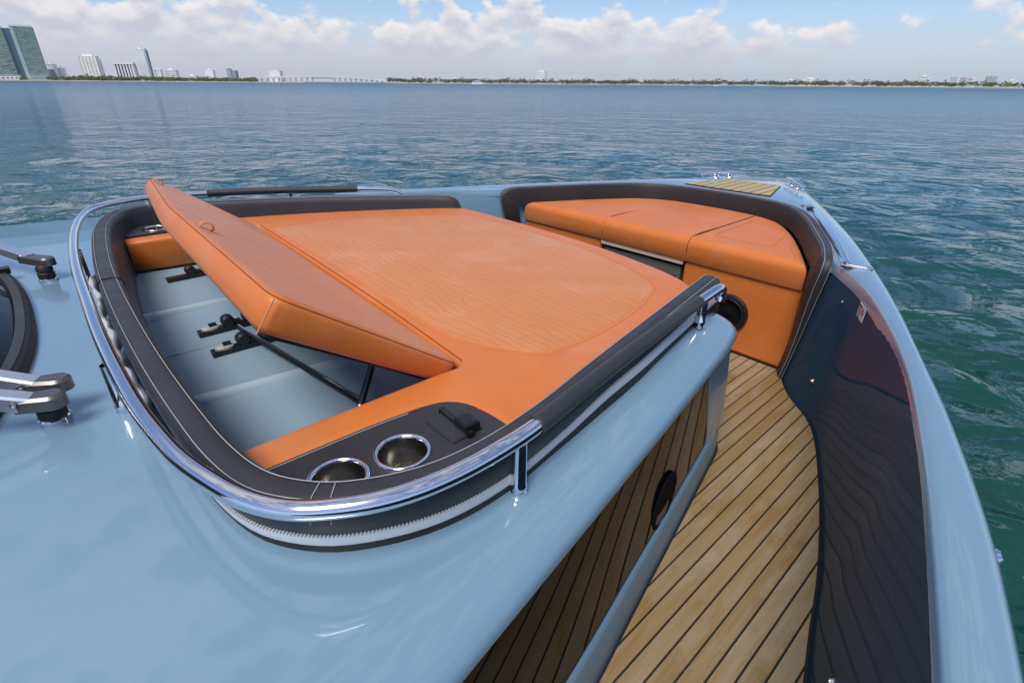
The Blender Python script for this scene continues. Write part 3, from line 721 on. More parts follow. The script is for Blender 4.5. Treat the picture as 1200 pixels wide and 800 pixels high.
q = dens([(2.50, .93), (2.50, 1.22), (2.98, 1.22), (2.98, 1.10), (2.80, .98)], .03)
obj('stitch_line', MB().tube(np.array([(p[0], p[1], -.6778) for p in np.vstack([q, q[:1]])]), .0014, 4), M_othread, seats[0])
obj('split_cord', MB().tube(cat([(BF - .004, ys, -.74), (BF + .004, ys, -.698), (BF + .05, ys, -.6800), (2.7, ys, -.6795), (3.10, ys, -.6795)], 30), .0035, 6), M_crease, seats[0])
obj('split_cord', MB().tube(cat([(BF - .004, yp, -.74), (BF + .004, yp, -.698), (BF + .05, yp, -.6800), (2.7, yp, -.6795), (3.10, yp, -.6795)], 30), .0028, 6), M_orange, seats[1])
# charcoal coaming round the bench: top part along the hull and one leg at each end
half = cat([(2.292, .690, -1.202), (2.268, .660, -1.02), (2.240, .625, -.82), (2.222, .604, -.70), (2.222, .597, -.645), (2.243, .602, -.613), (2.29, .622, -.600)] + [(x, yy, -.599) for x, yy in COAM_O[1:]], 110)
bc3 = np.vstack([half, [(x, 2 * CY - yy, zz) for x, yy, zz in half[::-1][1:]]])
def hull_dir(p):
    c = np.array(COAM_O); x = max(min(p[0], 3.2), 2.30); ytop = p[1]
    return None
tt = np.gradient(bc3, axis=0); tt /= np.linalg.norm(tt, axis=1)[:, None]
nn_ = np.zeros_like(bc3); k_first = int(np.argmax(bc3[:, 2] > -.6005))
for i_ in range(len(bc3)):
    h = tt[i_].copy(); h[2] = 0
    k_ = min(max(i_, k_first), len(bc3) - 1 - k_first); h = tt[k_].copy(); h[2] = 0; h = norm(h)
    nn_[i_] = (h[1], -h[0], 0)                       # outboard
bb_ = np.cross(nn_, tt)
bb_ /= np.linalg.norm(bb_, axis=1)[:, None]
def along(prof_o, prof_h): return [tuple(p + n_ * (.020 + (prof_o - .020) * slim(p[2])) + b_ * prof_h) for p, n_, b_ in zip(bc3, nn_, bb_)]
bprof = [(-.046, -.100), (-.039, -.050), (-.031, -.012), (-.027, -.003), (-.018, .002), (.006, .002), (.016, -.003), (.020, -.014), (.020, -.07)]
def slim(z_): t = min(1, max(0, (z_ + 1.1) / .42)); return .42 + .58 * t * t * (3 - 2 * t)
rows = [[tuple(p + n_ * (.020 + (o - .020) * slim(p[2])) + b_ * h * (.5 + .5 * slim(p[2]))) for o, h in bprof] for p, n_, b_ in zip(bc3, nn_, bb_)]
bcoam = obj('bench_coaming', MB().loft(rows, cu=True, cap=True), M_brown, boat, smooth=50)
cap_rows = [[tuple(p + n_ * (.020 + (o - .020) * slim(p[2])) + b_ * h) for o, h in [(-.030, -.006), (-.027, -.0015), (-.018, .0035), (.006, .0035), (.0165, -.002), (.0215, -.014), (.0215, -.04)]] for p, n_, b_ in zip(bc3, nn_, bb_)]
obj('coaming_cap', MB().loft(cap_rows), M_black, bcoam, smooth=60)
for off in (-.020, .009): obj('stitch_line', MB().tube(np.array(along(off, .0042)), .0010, 4), M_thread, bcoam)
obj('bead', MB().tube(np.array(along(.026, -.010))[k_first:-k_first], .006, 6), M_rubber, bcoam)

# ------------------------------------------------------------------ bow fittings
padp = [(3.262, 1.285), (3.262, 2 * CY - 1.285), (3.66, 2 * CY - 1.39), (3.66, 1.39)]
bp = obj('bow_pad', MB().prism(padp, -.600, -.5905), M_caulk, boat, smooth=0)
yy = 1.29; w = .0622
while yy < 1.85:
    pc = clip_y(inset(ccw(padp), .004), yy + .0055, yy + w - .0055)
    if pc is not None: obj('plank', MB().prism(pc, -.5908, -.586, .0012), M_pad, bp, smooth=0)
    yy += w
obj('pad_hinge', MB().box((3.40, 1.70, -.5845), (.05, .03, .006)), M_chrome, bp, smooth=0)
def cleat(x, yy, d):
    d = norm((*d, 0)); c = np.array((x, yy, -.594))
    pl = cat([c - d * .185 + (0, 0, .026), c - d * .13 + (0, 0, .034), c + (0, 0, .037), c + d * .13 + (0, 0, .034), c + d * .185 + (0, 0, .026)], 16)
    k = obj('mooring_cleat', MB().tube(pl, [.009 + .007 * math.sin(math.pi * i / 15) for i in range(16)], 10), M_chrome, boat)
    for s in (-.055, .055): obj('cleat_post', MB().lathe([(.028, 0), (.026, .006), (.019, .012), (.019, .03)], c + d * s, seg=14), M_chrome, k)
    obj('cleat_plate', MB().box(c + (0, 0, .001), (.24, .06, .006), (d, (-d[1], d[0], 0), (0, 0, 1))), M_chrome, k)
cleat(3.70, 1.818, (.88, -.48)); cleat(3.70, 1.318, (.79, .61))
# chrome strake beside the starboard end of the bench coaming
hp = cat([(3.04, .955, -.588), (2.85, .862, -.584), (2.68, .78, -.582), (2.40, .635, -.585), (2.17, .527, -.592)], 30)
hr = obj('side_strake', MB().sweep(hp, [(-.012, -.006), (-.012, .006), (-.006, .011), (.006, .011), (.012, .006), (.012, -.006)]), M_chrome, boat)
obj('strake_cap', MB().lathe([(.022, -.004), (.022, .008), (.012, .014), (0, .014)], (3.07, .985, -.594), seg=16), M_plast, boat)
obj('deck_filler', MB().lathe([(.030, -.002), (.030, .006), (.022, .010), (0, .010)], (3.14, 1.035, -.594), seg=18), M_chrome, boat)
q = [(2.15 + .052 * math.cos(a) * .25 - .018 * math.sin(a) * .9, .487 + .052 * math.cos(a) * -.95 + .018 * math.sin(a) * -.25) for a in np.linspace(0, 2 * math.pi, 24, endpoint=False)]
nl = obj('side_light', MB().prism(q, -.5975, -.586, .004), M_chrome, boat)
obj('light_lens', MB().prism(inset(ccw(q), .009), -.587, -.5835, .002), M_white, nl)
# snaps and the warning label on the dark lining
A = cat(ia2, 240); B = cat(FOOT_S, 240)
def liner_at(x, zz):
    t = (zz + .63) / (-1.21 + .63); c = A * (1 - t) + B * t if len(A) == len(B) else None
    A1 = cat(ia2, 120); B1 = cat(FOOT_S, 120); c = A1 * (1 - t) + B1 * t
    i = int(np.argmin(np.abs(c[:, 0] - x))); tt = norm(c[min(i + 1, 119)] - c[i - 1]); up_ = norm(np.array([*(A1[i] - B1[i]), .58]))
    return np.array([c[i, 0], c[i, 1], zz]), np.array([tt[0], tt[1], 0]), up_
for x, zz in ((2.08, -1.05), (2.07, -.705), (.83, -1.0)):
    p, t, u_ = liner_at(x, zz); n_ = np.cross(t, u_); n_ = n_ if n_[1] > 0 else -n_
    k_ = .55 if zz > -.8 else .9
    obj('snap_stud', MB().lathe([(.011 * k_, 0), (.011 * k_, .004), (.007 * k_, .009 * k_), (.0065 * k_, .013 * k_), (0, .014 * k_)], p + n_ * .001, n_, 14), M_chrome, boat)
p, t, u_ = liner_at(1.93, -.672); n_ = norm(np.cross(t, u_)); n_ = n_ if n_[1] > 0 else -n_
u_ = norm(np.cross(n_, t)); u_ = u_ if u_[2] > 0 else -u_
lb = obj('warning_label', MB().box(p + n_ * .004, (.074, .048, .002), (t, u_, n_)), M_paper, boat, smooth=0, label='cream warning label with a red prohibition ring')
obj('label_symbol', MB().lathe([(.0065, 0), (.0065, .001), (.0115, .001), (.0115, 0)], p + n_ * .0048 - t * .017 + u_ * .006, n_, 20), M_red, lb)
obj('label_symbol', MB().box(p + n_ * .0054 - t * .017 + u_ * .006, (.019, .003, .001), (t * .7 + u_ * .7, u_ * .7 - t * .7, n_)), M_red, lb, smooth=0)
obj('label_heading', MB().box(p + n_ * .0052 + t * .018 + u_ * .015, (.030, .007, .001), (t, u_, n_)), M_ink, lb, smooth=0)
mb = MB()
for k in range(6): mb.box(p + n_ * .0052 + t * (.018 - .002 * (k % 2)) + u_ * (.006 - k * .0055), (.030 - .004 * (k % 2), .0018, .0008), (t, u_, n_))
obj('label_text', mb, M_ink, lb, kind='stuff', smooth=0)
obj('rub_fitting', MB().lathe([(.014, -.004), (.014, .004), (.008, .010), (0, .011)], (.905, -.083, -.628), norm((.2, -.8, .5)), 14), M_chrome, boat)

# ------------------------------------------------------------------ windscreen and wipers at the left
wb = cat([(-.42, .95), (-.30, 1.22), (-.185, 1.57), (-.142, 1.80), (-.128, 2.06), (-.138, 2.40), (-.18, 2.66), (-.30, 2.95)], 60)
rows = [[(x - s * .75, 1.95 + (yy - 1.95) * (1 - .18 * s), -.652 + s * .42) for s in np.linspace(0, 1, 6)] for x, yy in wb]
ws = obj('windscreen', MB().loft(rows), M_glass, boat)
obj('screen_seal', MB().sweep(np.array([(x, yy, -.6655) for x, yy in wb]), [(-.022, .0), (-.020, .020), (-.008, .030), (.004, .030), (.012, .018), (.016, 0)]), M_rubber, ws, smooth=50)
obj('screen_trim', MB().sweep(np.array([(x - .022, yy, -.6655) for x, yy in wb]), [(-.030, .010), (-.028, .034), (-.006, .034), (-.004, .012)]), M_black, ws, smooth=50)
obj('screen_clip', MB().box((-.155, 2.60, -.628), (.03, .04, .02)), M_plast, ws, smooth=0)
def wiper(base, heads, arms):
    w = obj('wiper', MB().lathe([(0, 0), (.030, 0), (.030, .008), (.026, .010)], (*base, -.6655), seg=22), M_chrome, boat, smooth=40)
    obj('pivot', MB().lathe([(.026, .010), (.026, .030), (.023, .033), (.023, .036), (.026, .039), (.025, .052), (.018, .060), (0, .060)], (*base, -.6655), seg=22), M_rubber, w, smooth=40)
    for (h, k, z0) in heads:
        h, k = np.array((*h, z0)), np.array((*k, z0 + .006)); d = norm(h - k); n_ = norm(np.cross((0, 0, 1), d)); L_ = np.linalg.norm(h - k)
        pl = []
        for a in np.linspace(-math.pi / 2, math.pi / 2, 9): pl.append(h + d * .025 * math.cos(a) + n_ * .025 * math.sin(a))
        pl += [k + n_ * .017, k - n_ * .017]
        obj('knuckle', MB().prism([q[:2] for q in pl], z0 - .020, z0 + .010, .006), M_arm, w)
    for (a, b, z0, z1) in arms:
        a, b = np.array((*a, z0)), np.array((*b, z1)); d = norm(b - a); n_ = norm(np.cross((0, 0, 1), d)); u_ = np.cross(d, n_)
        rows = [[tuple(c + n_ * o + u_ * h) for o, h in ((-.018, -.020), (-.018, .008), (-.014, .013), (.014, .013), (.018, .008), (.018, -.020))] for c in (a - d * .03, a + (b - a) * .35, b)]
        ar = obj('arm', MB().loft(rows, cu=True, cap=True), M_armblue, w, smooth=30)
        obj('pin', MB().lathe([(.006, 0), (.006, .004), (0, .006)], a + d * .0 - n_ * .018, -n_, 10), M_brass, ar)
        obj('pin', MB().lathe([(.006, 0), (.006, .004), (0, .006)], a + d * .0 + n_ * .018, n_, 10), M_brass, ar)
wiper((-.046, 2.50), [((-.030, 2.50), (-.095, 2.605), -.590)], [((-.085, 2.595), (-.50, 3.30), -.586, -.45)])
wiper((-.106, 1.365), [((-.078, 1.385), (-.135, 1.415), -.588), ((-.094, 1.312), (-.150, 1.335), -.588)], [((-.130, 1.412), (-.85, 1.80), -.583, -.28), ((-.145, 1.333), (-.87, 1.62), -.583, -.30)])
# ------------------------------------------------------------------ water
WAVE_H = .30
def make_water():
    A, Rn = 900, 420
    rr = np.concatenate([[.02], np.geomspace(.6, 9500, Rn - 1)]); aa = np.radians(np.concatenate([np.linspace(-22, 118, 720, endpoint=False), np.linspace(118, 338, 180, endpoint=False)]))
    X = rr[:, None] * np.cos(aa); Y = rr[:, None] * np.sin(aa); Z = np.zeros_like(X)
    cell = np.maximum(rr * .0235, .015)[:, None]
    wind = R(35)                                   # direction the small waves travel
    for k in range(64):
        lam = .22 * (1.075 ** k); 
        if lam > 14: break
        th = wind + RNG.normal(0, .55); amp = .0122 * lam ** .8 * RNG.uniform(.5, 1.2) * (1 if lam < 1.3 else (1.3 / lam) ** 1.75)
        kx, ky = 2 * np.pi / lam * np.cos(th), 2 * np.pi / lam * np.sin(th)
        fade = np.clip((lam / cell - 2.6) / 2.2, 0, 1)
        ph = kx * X + ky * Y + RNG.uniform(0, 6.28)
        Z += amp * fade * (np.sin(ph) + .22 * np.sin(2 * ph + 1.57))
    v = np.stack([X.ravel(), Y.ravel(), Z.ravel()], 1)
    i = np.arange((Rn - 1) * A); r0 = i // A; c0 = i % A; c1 = (c0 + 1) % A
    f = np.stack([r0 * A + c0, (r0 + 1) * A + c0, (r0 + 1) * A + c1, r0 * A + c1], 1)
    me = bpy.data.meshes.new('water'); me.vertices.add(len(v)); me.vertices.foreach_set('co', v.ravel())
    me.loops.add(f.size); me.loops.foreach_set('vertex_index', f.ravel().astype(np.int32))
    me.polygons.add(len(f)); me.polygons.foreach_set('loop_start', np.arange(0, f.size, 4, dtype=np.int32)); me.polygons.foreach_set('loop_total', np.full(len(f), 4, np.int32))
    me.update(); me.validate(); me.shade_smooth()
    m = Mat('bay_water', (.006, .060, .052), rough=.045, spec=.5, ior=1.333)
    c = m.coord((1, 1, 1))
    deep = m.noise(c, .10, 3, .5)
    dl = m.n('ShaderNodeVectorMath', operation='LENGTH'); m.l(m.co.outputs['Object'], dl.inputs[0])
    dm = m.n('ShaderNodeMapRange'); m.l(m.math('LOGARITHM', dl.outputs['Value'], 10.), dm.inputs[0])
    for k_, v_ in enumerate((.75, 1.6, 0., 1.)): dm.inputs[1 + k_].default_value = v_
    near_body = m.mix(deep, (.006, .048, .042), (.011, .072, .058)); bay = m.mix(deep, (.012, .080, .135), (.020, .110, .172))  # green near, brighter blue far: view angle and sky reflection painted in by distance
    m.color(m.mix(dm.outputs[0], near_body, bay))
    # waves too small to resolve far out act as a rougher surface
    ln = m.n('ShaderNodeVectorMath', operation='LENGTH'); m.l(m.co.outputs['Object'], ln.inputs[0])
    mr = m.n('ShaderNodeMapRange'); m.l(m.math('LOGARITHM', ln.outputs['Value'], 10.), mr.inputs[0])
    for k_, v_ in enumerate((1.3, 2.8, .05, .30)): mr.inputs[1 + k_].default_value = v_
    m.rough(mr.outputs[0])
    # ripples: slopes of a fractal height field taken over a fixed 2 cm step
    mp = m.n('ShaderNodeMapping'); mp.inputs['Rotation'].default_value = (0, 0, -wind); m.l(m.co.outputs['Object'], mp.inputs[0])
    EPS = .02
    def height(off):
        a = m.n('ShaderNodeVectorMath', operation='ADD'); m.l(mp.outputs[0], a.inputs[0]); a.inputs[1].default_value = off
        b = m.n('ShaderNodeVectorMath', operation='MULTIPLY'); m.l(a.outputs[0], b.inputs[0]); b.inputs[1].default_value = (1., .68, 1.)
        return m.math('ADD', m.noise(b.outputs[0], 2.4, 5, .50, .3), m.math('MULTIPLY', m.noise(b.outputs[0], .5, 2, .5, .2), 1.4))
    h0_, hx, hy = height((0, 0, 0)), height((EPS, 0, 0)), height((0, EPS, 0))
    gust = m.ramp(m.noise(m.coord((1, .5, 1)), .035, 3, .5), [(.3, .75), (.7, 1.25)])
    fd = m.n('ShaderNodeMapRange'); m.l(m.math('LOGARITHM', ln.outputs['Value'], 10.), fd.inputs[0])
    for k_, v_ in enumerate((1.5, 2.8, 1.0, .85)): fd.inputs[1 + k_].default_value = v_
    K = m.math('MULTIPLY', m.math('MULTIPLY', gust, fd.outputs[0]), -WAVE_H / EPS)
    sx = m.math('MULTIPLY', m.math('SUBTRACT', hx, h0_), K); sy = m.math('MULTIPLY', m.math('SUBTRACT', hy, h0_), K)
    cv = m.n('ShaderNodeCombineXYZ'); m.l(sx, cv.inputs[0]); m.l(sy, cv.inputs[1])
    rt = m.n('ShaderNodeVectorRotate', rotation_type='Z_AXIS'); m.l(cv.outputs[0], rt.inputs['Vector']); rt.inputs['Angle'].default_value = wind
    ge = m.n('ShaderNodeNewGeometry'); ad = m.n('ShaderNodeVectorMath', operation='ADD'); m.l(ge.outputs['Normal'], ad.inputs[0]); m.l(rt.outputs[0], ad.inputs[1])
    nm = m.n('ShaderNodeVectorMath', operation='NORMALIZE'); m.l(ad.outputs[0], nm.inputs[0]); m.l(nm.outputs[0], m.b.inputs['Normal'])
    me.materials.append(m.m)
    o = link('water', me, None, (0, 0, 0), dict(kind='structure', label='choppy green and blue bay water around the boat'))
make_water()

# ------------------------------------------------------------------ far shore
def polar(az, d): return np.array((d * math.cos(R(az)), d * math.sin(R(az))))
def rgb(name, base, rough=.7, var=.1, scale=.05):
    m = Mat(name, base, rough); f = m.noise(m.coord(), scale, 4, .6)
    m.color(m.mix(f, tuple(b * (1 - var) for b in base), tuple(min(1, b * (1 + var)) for b in base))); return m.m
M_wht = rgb('white_render', (.88, .86, .83)); M_crm = rgb('cream_render', (.88, .84, .76)); M_gry = rgb('grey_blue_render_and_shade', (.22, .29, .38)); M_win = Mat('far_window', (.08, .13, .17), .15, spec=.8).m  # the grey blue is a wall colour and also painted shade on white blocks
M_wfaint = Mat('pale_far_window', (.76, .77, .78), .35).m
M_dk = rgb('dark_recess', (.10, .085, .07)); M_conc = rgb('pale_concrete', (.55, .54, .52))
mt = Mat('teal_curtain_wall', (.18, .29, .31), .2, spec=.6)
v = mt.n('ShaderNodeTexVoronoi'); mt.l(mt.coord((.18, .18, .32)), v.inputs['Vector']); v.inputs['Scale'].default_value = 1.0
cc = mt.n('ShaderNodeSeparateColor'); mt.l(v.outputs['Color'], cc.inputs[0])
mt.color(mt.ramp(cc.outputs[0], [(.0, (.13, .23, .26)), (.45, (.20, .33, .34)), (.75, (.28, .40, .38)), (1., (.40, .49, .42))])); M_teal = mt.m
M_mint = rgb('mint_slab', (.42, .55, .50)); M_tealdk = rgb('painted_shade_glass', (.10, .19, .27))  # darker glass copy has the shade of the end face in its colour

class Frame:
    """local frame of a far building: u to the right as seen from the boat, w away, z up"""
    def __init__(s, az, d): s.o = polar(az, d); s.w = norm(s.o); s.u = np.array((s.w[1], -s.w[0]))
    def p(s, u, w, zz): q = s.o + s.u * u + s.w * w; return (q[0], q[1], zz)
    def box(s, mb, u0, u1, w0, w1, z0, z1):
        c = s.p((u0 + u1) / 2, (w0 + w1) / 2, (z0 + z1) / 2)
        return mb.box(c, (u1 - u0, w1 - w0, z1 - z0), ((*s.u, 0), (*s.w, 0), (0, 0, 1)))
def width(a1, a2, d): return 2 * d * math.tan(R(abs(a1 - a2)) / 2)
def block(name, a1, a2, el, d, label, wall=M_wht, cols=6, rows_=8, pane=M_wfaint, depth=None, roof=True, category='building', turn=-30.):
    fr = Frame((a1 + a2) / 2, d); wd = width(a1, a2, d); h = el * d + ZC; dp = depth or wd * .45
    if turn:
        ca, sa = math.cos(R(turn)), math.sin(R(turn)); u = fr.u * ca + fr.w * sa; fr.w = fr.w * ca - fr.u * sa; fr.u = u; wd = (wd - dp * abs(sa)) / ca
    e = empty(name, (*fr.o, 0), label, category)
    obj('wall', fr.box(MB(), -wd / 2, wd / 2, 0, dp, 0, h), wall, e, up_z=0, smooth=0)
    if rows_:
        mb = MB(); fh = (h - 3) / rows_; cw = wd / cols
        for r in range(rows_):
            for c in range(cols):
                fr.box(mb, -wd / 2 + cw * (c + .28), -wd / 2 + cw * (c + .72), -.12, .3, 2 + fh * (r + .3), 2 + fh * (r + .75))
        obj('windows', mb, pane, e, kind='stuff', up_z=0, smooth=0)
        mb = MB()
        for r in range(rows_): fr.box(mb, -wd / 2 - .25, wd / 2 + .25, -.35, .2, 2 + fh * r - .2, 2 + fh * r + .15)
        obj('balcony_slabs', mb, wall, e, kind='stuff', up_z=0, smooth=0)
    if roof:
        obj('parapet', fr.box(MB(), -wd / 2 - .5, wd / 2 + .5, -.6, dp + .5, h - .1, h + 1.1), wall, e, up_z=0, smooth=0)
        obj('roof_plant', fr.box(MB(), -wd * .2, wd * .12, dp * .3, dp * .7, h + 1.1, h + 1.1 + max(2.5, h * .04)), wall, e, up_z=0, smooth=0)
    return e, fr, wd, h, dp

def tower(a1, a2, sa1, sa2, el, d, label, side_left):
    fr = Frame((a1 + a2) / 2, d); wd = width(a1, a2, d); h = el * d + ZC; e = empty('glass_tower', (*fr.o, 0), label, 'tower')
    obj('curtain_wall', fr.box(MB(), -wd / 2, wd / 2, 0, 24, 0, h), M_teal, e, up_z=0, smooth=0)
    n = 44; fh = h / n; mb = MB()
    for r in range(1, n): fr.box(mb, -wd / 2 - .3, wd / 2 + .3, -.9, .3, r * fh - .22, r * fh + .22)
    obj('floor_slabs', mb, M_mint, e, kind='stuff', up_z=0, smooth=0)
    mb = MB()
    for r in range(n):
        for c in range(12):
            if random.random() < .55:
                u0 = -wd / 2 + wd / 12 * c; fr.box(mb, u0 + .5, u0 + wd / 12 - .5, -.55, .1, r * fh + .4, r * fh + fh * random.uniform(.4, .85))
    obj('balcony_glass', mb, M_mint, e, kind='stuff', up_z=0, smooth=0)
    sw = width(sa1, sa2, d)
    if side_left: obj('end_wall', fr.box(MB(), -wd / 2 - sw, -wd / 2 + .05, -1.5, 22, 0, h - 1), M_mint, e, up_z=0, smooth=0)
    else: obj('end_wall', fr.box(MB(), wd / 2 - .05, wd / 2 + sw, 3, 26, 0, h - 2), M_tealdk, e, up_z=0, smooth=0)  # end face darkened by colour to look shaded
    obj('roof_cap', fr.box(MB(), -wd / 2 - (sw if side_left else 0), wd / 2 - wd * .06, -1.2, 23, h, h + 3.0), M_wht, e, up_z=0, smooth=0)
    obj('podium', fr.box(MB(), -wd / 2 - .5, wd / 2 + 3, -4, 20, 0, h * .11), M_mint, e, up_z=0, smooth=0)
    mb = MB()
    for r in range(4):
        for c in range(9): fr.box(mb, -wd / 2 + wd / 9 * c + .6, -wd / 2 + wd / 9 * (c + 1) - .8, -4.25, -3.9, h * .11 / 4 * r + .8, h * .11 / 4 * (r + 1) - .9)
    obj('windows', mb, M_win, e, kind='stuff', up_z=0, smooth=0)
tower(92.6, 88.05, 88.05, 87.61, .0600, 1450, 'teal glass tower cut by the left edge of the picture, leftmost of the skyline', False)
tower(87.40, 86.24, 87.61, 87.40, .0610, 1400, 'teal glass tower with a pale mint corner and white roof cap, second from the left', True)
e, fr, wd, h, dp = block('waterfront_pavilion', 90.6, 88.1, .0042, 1300, 'low cream pavilion at the foot of the leftmost glass tower', M_crm, 10, 1, M_dk, 18, False, turn=0)
e, fr, wd, h, dp = block('office_block', 86.3, 85.72, .0182, 1450, 'small white block with blue shade painted on one side, right of the mint cornered tower', M_wht, 4, 8, depth=10)
obj('painted_shade_wing', fr.box(MB(), -wd * .5, wd * .35, -6, 0, 0, h * .72), M_gry, e, up_z=0, smooth=0)  # shade on this side is put into the grey blue colour
block('apartment_block', 85.70, 85.19, .0138, 1420, 'short white block leaning on the small white block with blue side', M_wht, 3, 6, M_win)
e, fr, wd, h, dp = block('apartment_tower', 84.22, 82.90, .0290, 1400, 'broad cream white tower standing alone left of the striped block', M_crm, 7, 18, M_crm, 12, turn=-25)
for k in range(6): obj('pilaster', fr.box(MB(), -wd / 2 + wd / 5 * k - .7, -wd / 2 + wd / 5 * k + .7, -1.3, .2, 0, h - .5), M_crm, e, up_z=0, smooth=0)
obj('stepped_wing', fr.box(MB(), wd / 2, wd / 2 + 3.2, 3, 11, 0, h * .9), M_wht, e, up_z=0, smooth=0)
obj('crown', fr.box(MB(), -wd * .3, wd * .3, 3, 9, h + 1, h + 4.5), M_crm, e, up_z=0, smooth=0)
e, fr, wd, h, dp = block('striped_building', 81.97, 80.62, .0205, 1380, 'white block with dark vertical stripes between tall fins', M_dk, 1, 0, depth=9, roof=False, turn=-20)
for k in range(7):
    u0 = -wd / 2 + wd / 6 * k; obj('fin', fr.box(MB(), u0 - (1.2 if k not in (0, 6) else 1.9), u0 + 1.3, -2.2, 1, 0, h), M_wht, e, up_z=0, smooth=0)
obj('roof_band', fr.box(MB(), -wd / 2 - 2, wd / 2 + 2.4, -2.8, 10, h, h + 3.4), M_wht, e, up_z=0, smooth=0)
obj('side_wall', fr.box(MB(), wd / 2 + 1.4, wd / 2 + 3.6, -1, 9, 0, h), M_conc, e, up_z=0, smooth=0)
e, fr, wd, h, dp = block('slab_tower', 80.27, 79.56, .0395, 1400, 'tall slim white slab tower with blue shade painted on its right edge', M_wht, 4, 24, M_wfaint, 8, turn=-25)
obj('end_wall', fr.box(MB(), wd / 2 + .05, wd / 2 + 3.6, .5, 8.5, 0, h - 1), M_gry, e, up_z=0, smooth=0)  # shaded face of the white slab, painted grey blue
obj('end_fin', fr.box(MB(), wd / 2 + 1.8, wd / 2 + 2.6, -.6, 8.5, 0, h + 2.5), M_wht, e, up_z=0, smooth=0)
block('low_block', 79.30, 78.74, .0136, 1400, 'low white block directly right of the slim slab tower', M_wht, 4, 5)
block('low_block', 78.62, 77.61, .0138, 1420, 'wider low white block with bays, second to the right of the slab tower', M_wht, 5, 5, M_win)
block('row_building', 77.0, 76.2, .0060, 1350, 'tiny flat white building among trees, left of the white box on the wooded shore', M_wht, 6, 1, M_win)
block('low_block', 75.60, 74.81, .0144, 1500, 'white box rising alone above the wooded shore, left of the bluish pair', M_wht, 4, 4)
e, fr, wd, h, dp = block('twin_building', 73.86, 73.42, .0165, 1900, 'bluish grey pair of narrow towers left of the bridge', M_gry, 3, 6, M_wfaint)
obj('second_tower', fr.box(MB(), wd / 2 + 1.5, wd * 1.5, 0, 14, 0, h * .9), M_gry, e, up_z=0, smooth=0)
block('low_block', 70.50, 69.34, .0146, 2200, 'plain white box rising behind the left ramp of the bridge', M_wht, 5, 5)
block('hotel', 45.34, 44.35, .0188, 2300, 'white tower rising alone above the tree line at the middle of the shore', M_wht, 4, 7, M_win)
block('house', 43.3, 42.9, .0070, 1900, 'tiny white house in the trees right of the lone white tower', M_wht, 2, 1, M_win)
block('house', 57.0, 56.2, .0078, 2000, 'small white house in the trees just right of the bridge', M_wht, 3, 1, M_win)
block('house', 53.6, 53.1, .0070, 1900, 'small white house in the trees left of the ferry', M_wht, 3, 1, M_win)
block('villa', 22.30, 21.75, .0076, 2000, 'small white villa roof left of the wide white one on the right shore', M_wht, 3, 1)
e, fr, wd, h, dp = block('villa', 21.34, 19.80, .0092, 2000, 'wide stepped white villa above the trees of the right shore', M_wht, 8, 2)
obj('upper_storey', fr.box(MB(), -wd * .05, wd * .22, 2, 10, h, h + 4.5), M_wht, e, up_z=0, smooth=0)
block('condo_block', 12.74, 11.96, .0130, 2300, 'flat white topped block, leftmost of the far right row', M_wht, 5, 4, M_win)
block('condo_block', 10.64, 10.20, .0112, 2400, 'narrow pale block, second of the far right row', M_conc, 3, 4)
block('condo_block', 10.02, 9.55, .0108, 2400, 'narrow leaning looking block, third of the far right row', M_conc, 3, 4, turn=-40)
block('condo_block', 9.37, 9.01, .0108, 2450, 'narrowest pale block, fourth of the far right row', M_wht, 2, 4)
block('condo_block', 8.50, 7.80, .0124, 2300, 'widest grey and white block near the right end of the shore', M_conc, 4, 5, M_win, turn=-20)
block('low_house', 7.16, 6.62, .0076, 1900, 'low white house at the far right end of the tree line', M_wht, 4, 1)

# land under the shores
def land(az0, az1, d0, d1, name, label):
    A_ = np.linspace(az0, az1, 60); rows = []
    for a in A_:
        j = 14 * math.sin(a * 1.7) + 8 * math.sin(a * 5.1)
        rows.append([(*polar(a, d0 + j - 1), -.6), (*polar(a, d0 + j + 4), .9), (*polar(a, d0 + j + 30), 1.6), (*polar(a, d1), 2.0), (*polar(a, d1 + 40), -.6)])
    obj(name, MB().loft(rows), rgb('sandy_ground', (.36, .32, .24)), None, label, kind='structure', up_z=0)
land(67.5, 100, 1285, 2600, 'shore', 'low built up shore at the left')
land(-14, 60.0, 1480, 2600, 'shore', 'low wooded shore along the right horizon')

